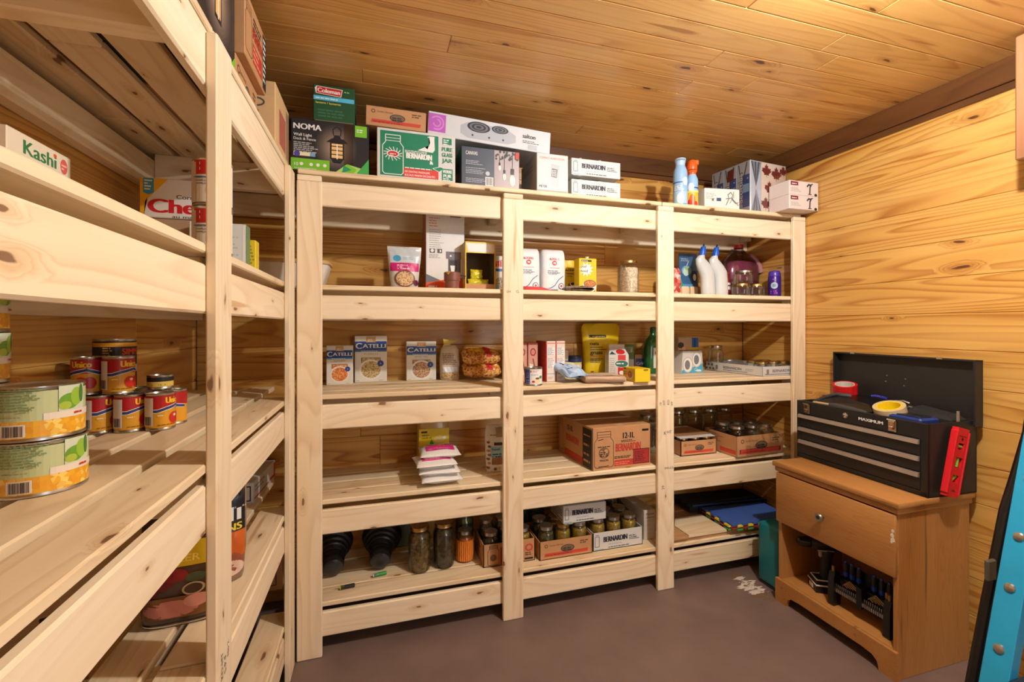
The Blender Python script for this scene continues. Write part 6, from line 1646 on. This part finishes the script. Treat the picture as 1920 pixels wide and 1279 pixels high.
for x, z in ((-.05, .10), (-.045, .125), (.02, .09), (.025, .118)): b.lathe([(.0035, 0), (.003, .003), (.001, .004)], STEEL, 10, axis='y', c=(x, yb1 - .004, LZ + z))
b.done('rivet', ld_)
b = B()
for x in (-.17, .16): b.box(x - .010, x + .010, yb0 - .002, yb0 + .002, LZ + .208, LZ + .216, CHROME, .001)
b.done('catch_plate', ld_)
b = B(); b.box(W_ / 2 - .012, W_ / 2 - .009, D_ / 2 - .08, D_ / 2 - .066, H_ - .03, H_ + .035, ALU, .002); b.done('lid_stay', tb)
for x in (-.205, .147):
    la = B().box(x - .014, x + .014, -D_ / 2 - .006, -D_ / 2, .202, .246, CHROME, .002).box(x - .011, x + .011, -D_ / 2 - .010, -D_ / 2 - .005, .216, .242, CHROME, .003).box(x - .007, x + .007, -D_ / 2 - .014, -D_ / 2 - .008, .208, .222, CHROME, .002).tube([(x - .015, -D_ / 2 - .007, .244), (x + .015, -D_ / 2 - .007, .244)], .003, CHROME, 8).done('latch', tb)
B().lathe([(.011, 0), (.011, .004), (.008, .006), (.004, .007)], CHROME, 20, axis='y', c=(-.030, -D_ / 2, .226)).done('lock', tb)
k = Ink(lambda u, v, e: (u, -D_ / 2 - e, v)); k.text('MAXIMUM', .022, .219, .0115, M((226, 226, 228), .4, var=0), w=.090, bold=3.5); k.put('lettering', tb)

def on_chest(x, y, z):
    return (1.9165 + x * cos(TA) - y * sin(TA), 1.302 + x * sin(TA) + y * cos(TA), .6005 + z)
# things lying in the chest
t = thing('tape_roll', 'roll of clear packing tape with a yellow core leaning in the tool chest', 'tape', on_chest(.098, -.060, .262), TA + radians(4), None, (radians(20), 0))
B().lathe([(.0375, -.024), (.050, -.024), (.050, .024), (.0375, .024), (.0375, -.024)], M((196, 178, 140), .35, var=.03), 40, cap0=False, cap1=False).done('tape', t); B().lathe([(.0345, -.0245), (.0375, -.0245), (.0375, .0245), (.0345, .0245), (.0345, -.0245)], M((232, 206, 20), .5), 40, cap0=False, cap1=False).done('core', t); B().lathe([(.0346, -.020), (.0001, -.020)], M((230, 206, 30), .6), 32, cap0=False, cap1=False).done('core_paper', t)
t = thing('red_tape', 'bright red tape roll standing up at the left end of the tool chest', 'tape', on_chest(-.170, .050, .300), TA + radians(-10), None, (radians(10), radians(9)))
B().lathe([(.036, -.022), (.046, -.022), (.046, .030), (.036, .030), (.036, -.022)], M((196, 24, 26), .4, var=.04), 36, cap0=False, cap1=False).done('tape', t); B().lathe([(.033, -.022), (.036, -.022), (.036, .0305), (.033, .0305), (.033, -.022)], M((214, 206, 196), .5), 32, cap0=False, cap1=False).done('core', t)
t = thing('drill_case', 'black moulded plastic case filling the left of the open tool chest', 'case', on_chest(-.095, .018, .2025), TA + radians(4))
B().loft([[(-.130, -.085, 0), (.12, -.085, 0), (.12, .075, 0), (-.130, .075, 0)], [(-.135, -.085, .045), (.12, -.085, .045), (.12, .075, .06), (-.13, .075, .06)], [(-.085, -.03, .085), (.08, -.04, .065), (.09, .06, .075), (-.08, .06, .092)]], M((18, 18, 20), .3, var=.1, coat=.3)).done('shell', t, smooth=0)
B().tube([(-.125, -.075, .047), (-.095, -.050, .072), (-.060, -.03, .088), (-.02, .0, .085)], .007, M((60, 60, 64), .2), 8).done('hose', t)
t = thing('pry_handle', 'grey rubber tool handle lying across the front of the tool chest', 'tool', on_chest(-.115, -.098, .2515), TA + radians(-4))
B().tube([(-.08, 0, .0), (.0, 0, .002)], [.005, .006], M((196, 170, 130), .4), 8).done('shank', t); B().tube([(.0, 0, .002), (.02, 0, .002), (.10, .004, -.002), (.16, .008, -.006)], [.007, .011, .013, .010], M((58, 62, 66), .5), 12).done('grip', t)
t = thing('blue_cable', 'short blue coiled cable on top of the black plastic case', 'cable', on_chest(-.03, .055, .292), TA)
b = B(); b.tube([(-.03 + .06 * i / 40 + .0, .003 * cos(i * 1.6), .004 * sin(i * 1.6) + .004 * sin(pi * i / 40)) for i in range(41)], .0022, M((50, 60, 190), .4), 6).done('coil', t)
t = thing('clamp_tool', 'silver tipped black clamp lying at the back of the tool chest', 'tool', on_chest(.075, .060, .262), TA + radians(20), None, (0, radians(14)))
B().box(-.055, .045, -.012, .012, -.012, .012, M((30, 30, 33), .4), .004).done('body', t); B().box(.0, .022, -.013, .013, .010, .016, STEEL, .002).done('badge', t); B().tube([(-.045, 0, .014), (-.02, 0, .026), (.0, 0, .024)], .005, STEEL, 8).done('lever', t)
t = thing('blue_organizer', 'blue plastic bit organizer at the right front of the tool chest', 'organizer', on_chest(.185, -.055, .2025), TA)
B().box(-.065, .045, -.05, .04, 0, .060, M((28, 52, 120), .35), .006).done('tray', t); B().box(-.05, .03, -.035, .025, .0595, .0635, M((22, 26, 40), .4), .002).done('insert', t)
t = thing('tool_bag', 'black cloth tool pouch heaped at the back right of the tool chest', 'pouch', on_chest(.165, .062, .2025), TA)
B().loft([[(x, y, z) for x, y in ((-.08, -.035), (.075, -.035), (.075, .04), (-.08, .04))] for z in (0, .05)] + [[(-.06, -.02, .075), (.05, -.02, .062), (.05, .03, .066), (-.06, .03, .08)]], M((26, 26, 28), .8, bump=.4)).done('cloth', t, smooth=0)

# red torpedo level held to the near end of the chest
t = thing('torpedo_level', 'red torpedo level tilted against the near end of the tool chest', 'level', (1.878, 1.0235, .724), radians(-1), None, (0, radians(15)))
RL = M((206, 26, 40), .4, var=.02)
b = B(); L2, W2, T2 = .117, .0335, .009
def frame_slab(b, x0, x1, z0, z1, holes, m):
    zs = sorted([z0, z1] + [h_ for a in holes for h_ in (a[1] - a[3], a[1] + a[3])])
    for a, c in zip(zs, zs[1:]):
        hh = [q for q in holes if abs((a + c) / 2 - q[1]) < q[3]]
        if hh:
            q = hh[0]; b.box(x0, q[0] - q[2], -T2, T2, a, c, m); b.box(q[0] + q[2], x1, -T2, T2, a, c, m)
        else: b.box(x0, x1, -T2, T2, a, c, m)
holes = [(0, .055, .014, .011), (.002, 0, .016, .017), (0, -.055, .014, .012)]
frame_slab(b, -W2 + .006, W2 - .006, -L2, L2, holes, RL); b.box(-W2, -W2 + .008, -T2 - .002, T2, -L2 + .01, L2 - .01, RL, .002); b.box(W2 - .008, W2, -T2 - .002, T2, -L2 + .01, L2 - .01, RL, .002)
b.done('level_body', t, smooth=0)
VG = M((120, 180, 40), .2, var=.02, coat=.6)
for x, z, v in ((0, .055, 'h'), (.002, 0, 'v'), (0, -.055, 'd')):
    c = B(); c.tube([(x - .012, 0, z), (x + .012, 0, z)] if v == 'h' else ([(x + .004, 0, z - .015), (x + .004, 0, z + .015)] if v == 'v' else [(x - .009, 0, z - .009), (x + .009, 0, z + .009)]), .006, VG, 12); c.done('vial', t)
k = Ink(lambda u, v, e: (u, -T2 - e, v)); k.rect(-.018, .088, .018, .091, M((120, 14, 24), .4, var=0)); k.ell(.0, .080, .005, .005, INK); k.poly([(-.012, -.098), (.0, -.090), (.012, -.098)], M((110, 40, 30), .4, var=0)); k.put('printed_marks', t)

# ============================================================ inside the cabinet: drill and bit set
t = thing('cordless_drill', 'black and grey cordless drill standing on its battery in the cabinet', 'drill', (1.775, 1.405, .0968), radians(-118))
DB_ = M((24, 25, 27), .4, var=.05); DGY = M((172, 166, 156), .4)
B().loft([[(x, y, z) for x, y in ((-.036, -.048), (.036, -.048), (.040, .0), (.036, .050), (-.036, .050), (-.040, 0))] for z in (0, .028)] + [[(x, y, .048) for x, y in ((-.028, -.040), (.028, -.040), (.030, .0), (.028, .044), (-.028, .044), (-.030, 0))]], DB_).done('battery', t, smooth=0)
b = B(); b.tube([(-.0365, -.046, .030), (.0365, -.046, .030)], .003, WHITEC, 6); b.tube([(-.041, 0, .031), (-.0365, -.047, .030)], .003, WHITEC, 6); b.tube([(.041, 0, .031), (.0365, -.047, .030)], .003, WHITEC, 6); b.tube([(-.031, 0, .048), (-.028, -.040, .048), (.028, -.040, .048), (.031, 0, .048)], .003, WHITEC, 6); b.done('white_trim', t)
B().box(-.018, .012, -.0505, -.047, .006, .022, M((222, 216, 190), .4), .001).done('rating_label', t)
B().tube([(0, .006, .044), (0, .004, .09), (0, .008, .135), (0, .012, .165)], [.021, .018, .019, .022], M((30, 33, 34), .6), 14, 1.15).done('handle', t)
b = B(); b.tube([(0, .085, .190), (0, .06, .190), (0, -.04, .190), (0, -.055, .190)], [.022, .030, .030, .024], DB_, 20); b.done('motor_body', t)
B().tube([(0, -.054, .190), (0, -.066, .190), (0, -.098, .190), (0, -.104, .190)], [.020, .021, .017, .010], M((60, 60, 62), .25, .8), 18).done('chuck', t)
B().box(-.020, .020, -.035, .03, .160, .172, DGY, .004).box(-.006, .006, -.022, -.010, .132, .160, DGY, .003).done('trigger', t)

rk = thing('bit_rack', 'black tool rack with rows of silver bits in the cabinet', 'rack', (1.716, 1.215, .0968), -pi / 2)
RKM = M((18, 19, 21), .4, var=.06)
for x in (-.105, .095):
    B().prism([(-.016, 0), (.016, 0), (.020, .006), (.018, .12), (.010, .130), (-.010, .130), (-.018, .10), (-.020, .006)], x - .010, x + .012, RKM, 'yz').done('end_foot', rk)
b = B(); b.box(-.098, .09, -.010, .024, .060, .074, RKM, .002); b.box(-.098, .09, .014, .045, .096, .108, RKM, .002); b.box(-.098, .09, .042, .046, .05, .16, RKM, .001); b.box(-.012, .008, -.014, .03, .045, .12, RKM, .002); b.done('shelf_tier', rk)
b = B()
for i in range(24):
    x = -.092 + i * .0073 + (.010 if i > 11 else 0)
    b.box(x - .0024, x + .0024, -.0125, -.0095, .058, .071, STEEL); b.tube([(x, -.004, .072), (x, -.004, .086)], .0019, STEEL, 6)
b.done('bit', rk, kind='stuff')
for j, x0 in enumerate((-.075, .018)):
    for i in range(5):
        l = .018 + i * .006
        B().tube([(x0 + i * .006, .006 - i * .001, .086 + i * .005), (x0 + i * .006 + .004, .006 - i * .001, .094 + i * .006), (x0 + i * .006 + l, .006 - i * .001, .086 + i * .003)], .0019, M((190, 160, 130), .35, .6), 6).done('hex_key', rk)
BLH = M((20, 70, 190), .4)
for i, (x, y, z) in enumerate(((-.080, .029, .150), (-.056, .029, .152), (-.030, .029, .142), (.024, .029, .150), (.050, .029, .146), (.075, .029, .150))):
    p = (1.716 + y, 1.215 - x, .0968 + .1085)
    t = thing('precision_driver', 'small black and blue screwdriver, %s in the bit rack from the left' % ('first', 'second', 'third', 'fourth', 'fifth', 'sixth')[i], 'screwdriver', p, 0, 'screwdrivers in the bit rack')
    B().tube([(0, 0, 0), (0, 0, .022), (0, 0, .044), (0, 0, .062)], [.006, .0085, .0085, .006], M((26, 28, 32), .4), 10).done('grip', t); B().tube([(0, 0, .010), (0, 0, .026)], [.0088, .0092], BLH, 10).done('blue_band', t); B().tube([(0, 0, .062), (0, 0, .068)], [.0065, .004], BLH, 10).done('blue_tip', t)
for i, (x, z) in enumerate(((-.103, 0), (.086, 0), (.098, 0))):
    t = thing('socket', 'small brass-toned socket on the bit rack, %s' % ('far foot', 'near foot, first', 'near foot, second')[i], 'socket', (1.716 - .006 + .006 * (i % 2), 1.215 - x, .0968 + .1305), 0, 'sockets on the bit rack')
    B().lathe([(.0048, 0), (.0052, .002), (.0052, .020), (.0035, .021)], M((170, 140, 96), .35, .7), 14).done('sleeve', t)

# ============================================================ folded step ladder leaning on the right wall
LA = Vector((.2825, 0, .9593)); LP = Vector((.9593, 0, -.2825))
O = Vector((1.507, .7725, 0)) + LP * .0025 + Vector((0, 0, .032))
lad = thing('step_ladder', 'blue and black folding step ladder leaning at the right edge of the photograph', 'ladder', (1.58, .60, 0))
LO = Vector(lad.location)
BLU_ = M((34, 160, 214), .4, var=.06, scale=18); NAVY = M((20, 46, 70), .55, var=.05)
def slab(b, a, along, across, side, la, wa, ts, m):
    """box with axes along/across/side, centred at a"""
    R = Matrix((along, across, side)).transposed().to_4x4(); R.translation = a - LO
    b.box(-la / 2, la / 2, -wa / 2, wa / 2, -ts / 2, ts / 2, m, .0015, 1, R)
Ysid = Vector((0, 1, 0))
LEN = 1.50
for y in (.7725, .4275):
    c = Vector((O.x, y, O.z)) + LA * (LEN / 2)
    b = B(); slab(b, c, LA, Ysid, LP, LEN, .056, .005, BLU_)
    for s_ in (-1, 1): slab(b, c + LP * .017 + Ysid * (.026 * s_), LA, LP, Ysid, LEN, .034, .004, BLU_)
    ra = b.done('side_rail', lad, smooth=0)
    b = B()
    for q in (.165, .303, .465, .603, .765, .903, 1.065, 1.203):
        p = Vector((O.x, y, O.z)) + LA * q - LO
        bb = B(); bb.lathe([(.0125, 0), (.011, .004), (.006, .0065), (.001, .007)], STEEL, 16, axis='x')
        RM = Matrix((-LP, Ysid, LA)).transposed().to_4x4(); RM.translation = p - LP * .0025
        bb.xf(RM); bb.done('rivet', ra)
    b = B(); slab(b, Vector((O.x, y, O.z)) + LA * .0 + LP * .015, LA, Ysid, LP, .05, .062, .044, BLACK); b.done('foot', lad, smooth=0)
for q in (.235, .535, .835, 1.135):
    b = B(); c = Vector((O.x, .60, O.z)) + LA * q + LP * .022
    slab(b, c, Vector((1, 0, 0)), Ysid, Vector((0, 0, -1)), .085, .288, .024, NAVY); b.done('step', lad, smooth=0)
for y in (.848, .352):
    pts = [Vector((1.588, y, .012)), Vector((1.70, y, .38)), Vector((1.785, y, .640)), Vector((1.835, y, .735)), Vector((1.895, y, .860)), Vector((1.955, y, 1.10))]
    B().tube([p - LO for p in pts], .0175, M((14, 14, 15), .25, var=.03), 14).done('rear_leg', lad, smooth=1)
b = B()
for y in (.83,):
    b.box(1.655 - LO.x, 1.690 - LO.x, y - LO.y - .006, y - LO.y + .006, .462, .520, M((92, 90, 78), .5, .3), .003)
b.done('hinge_bracket', lad)
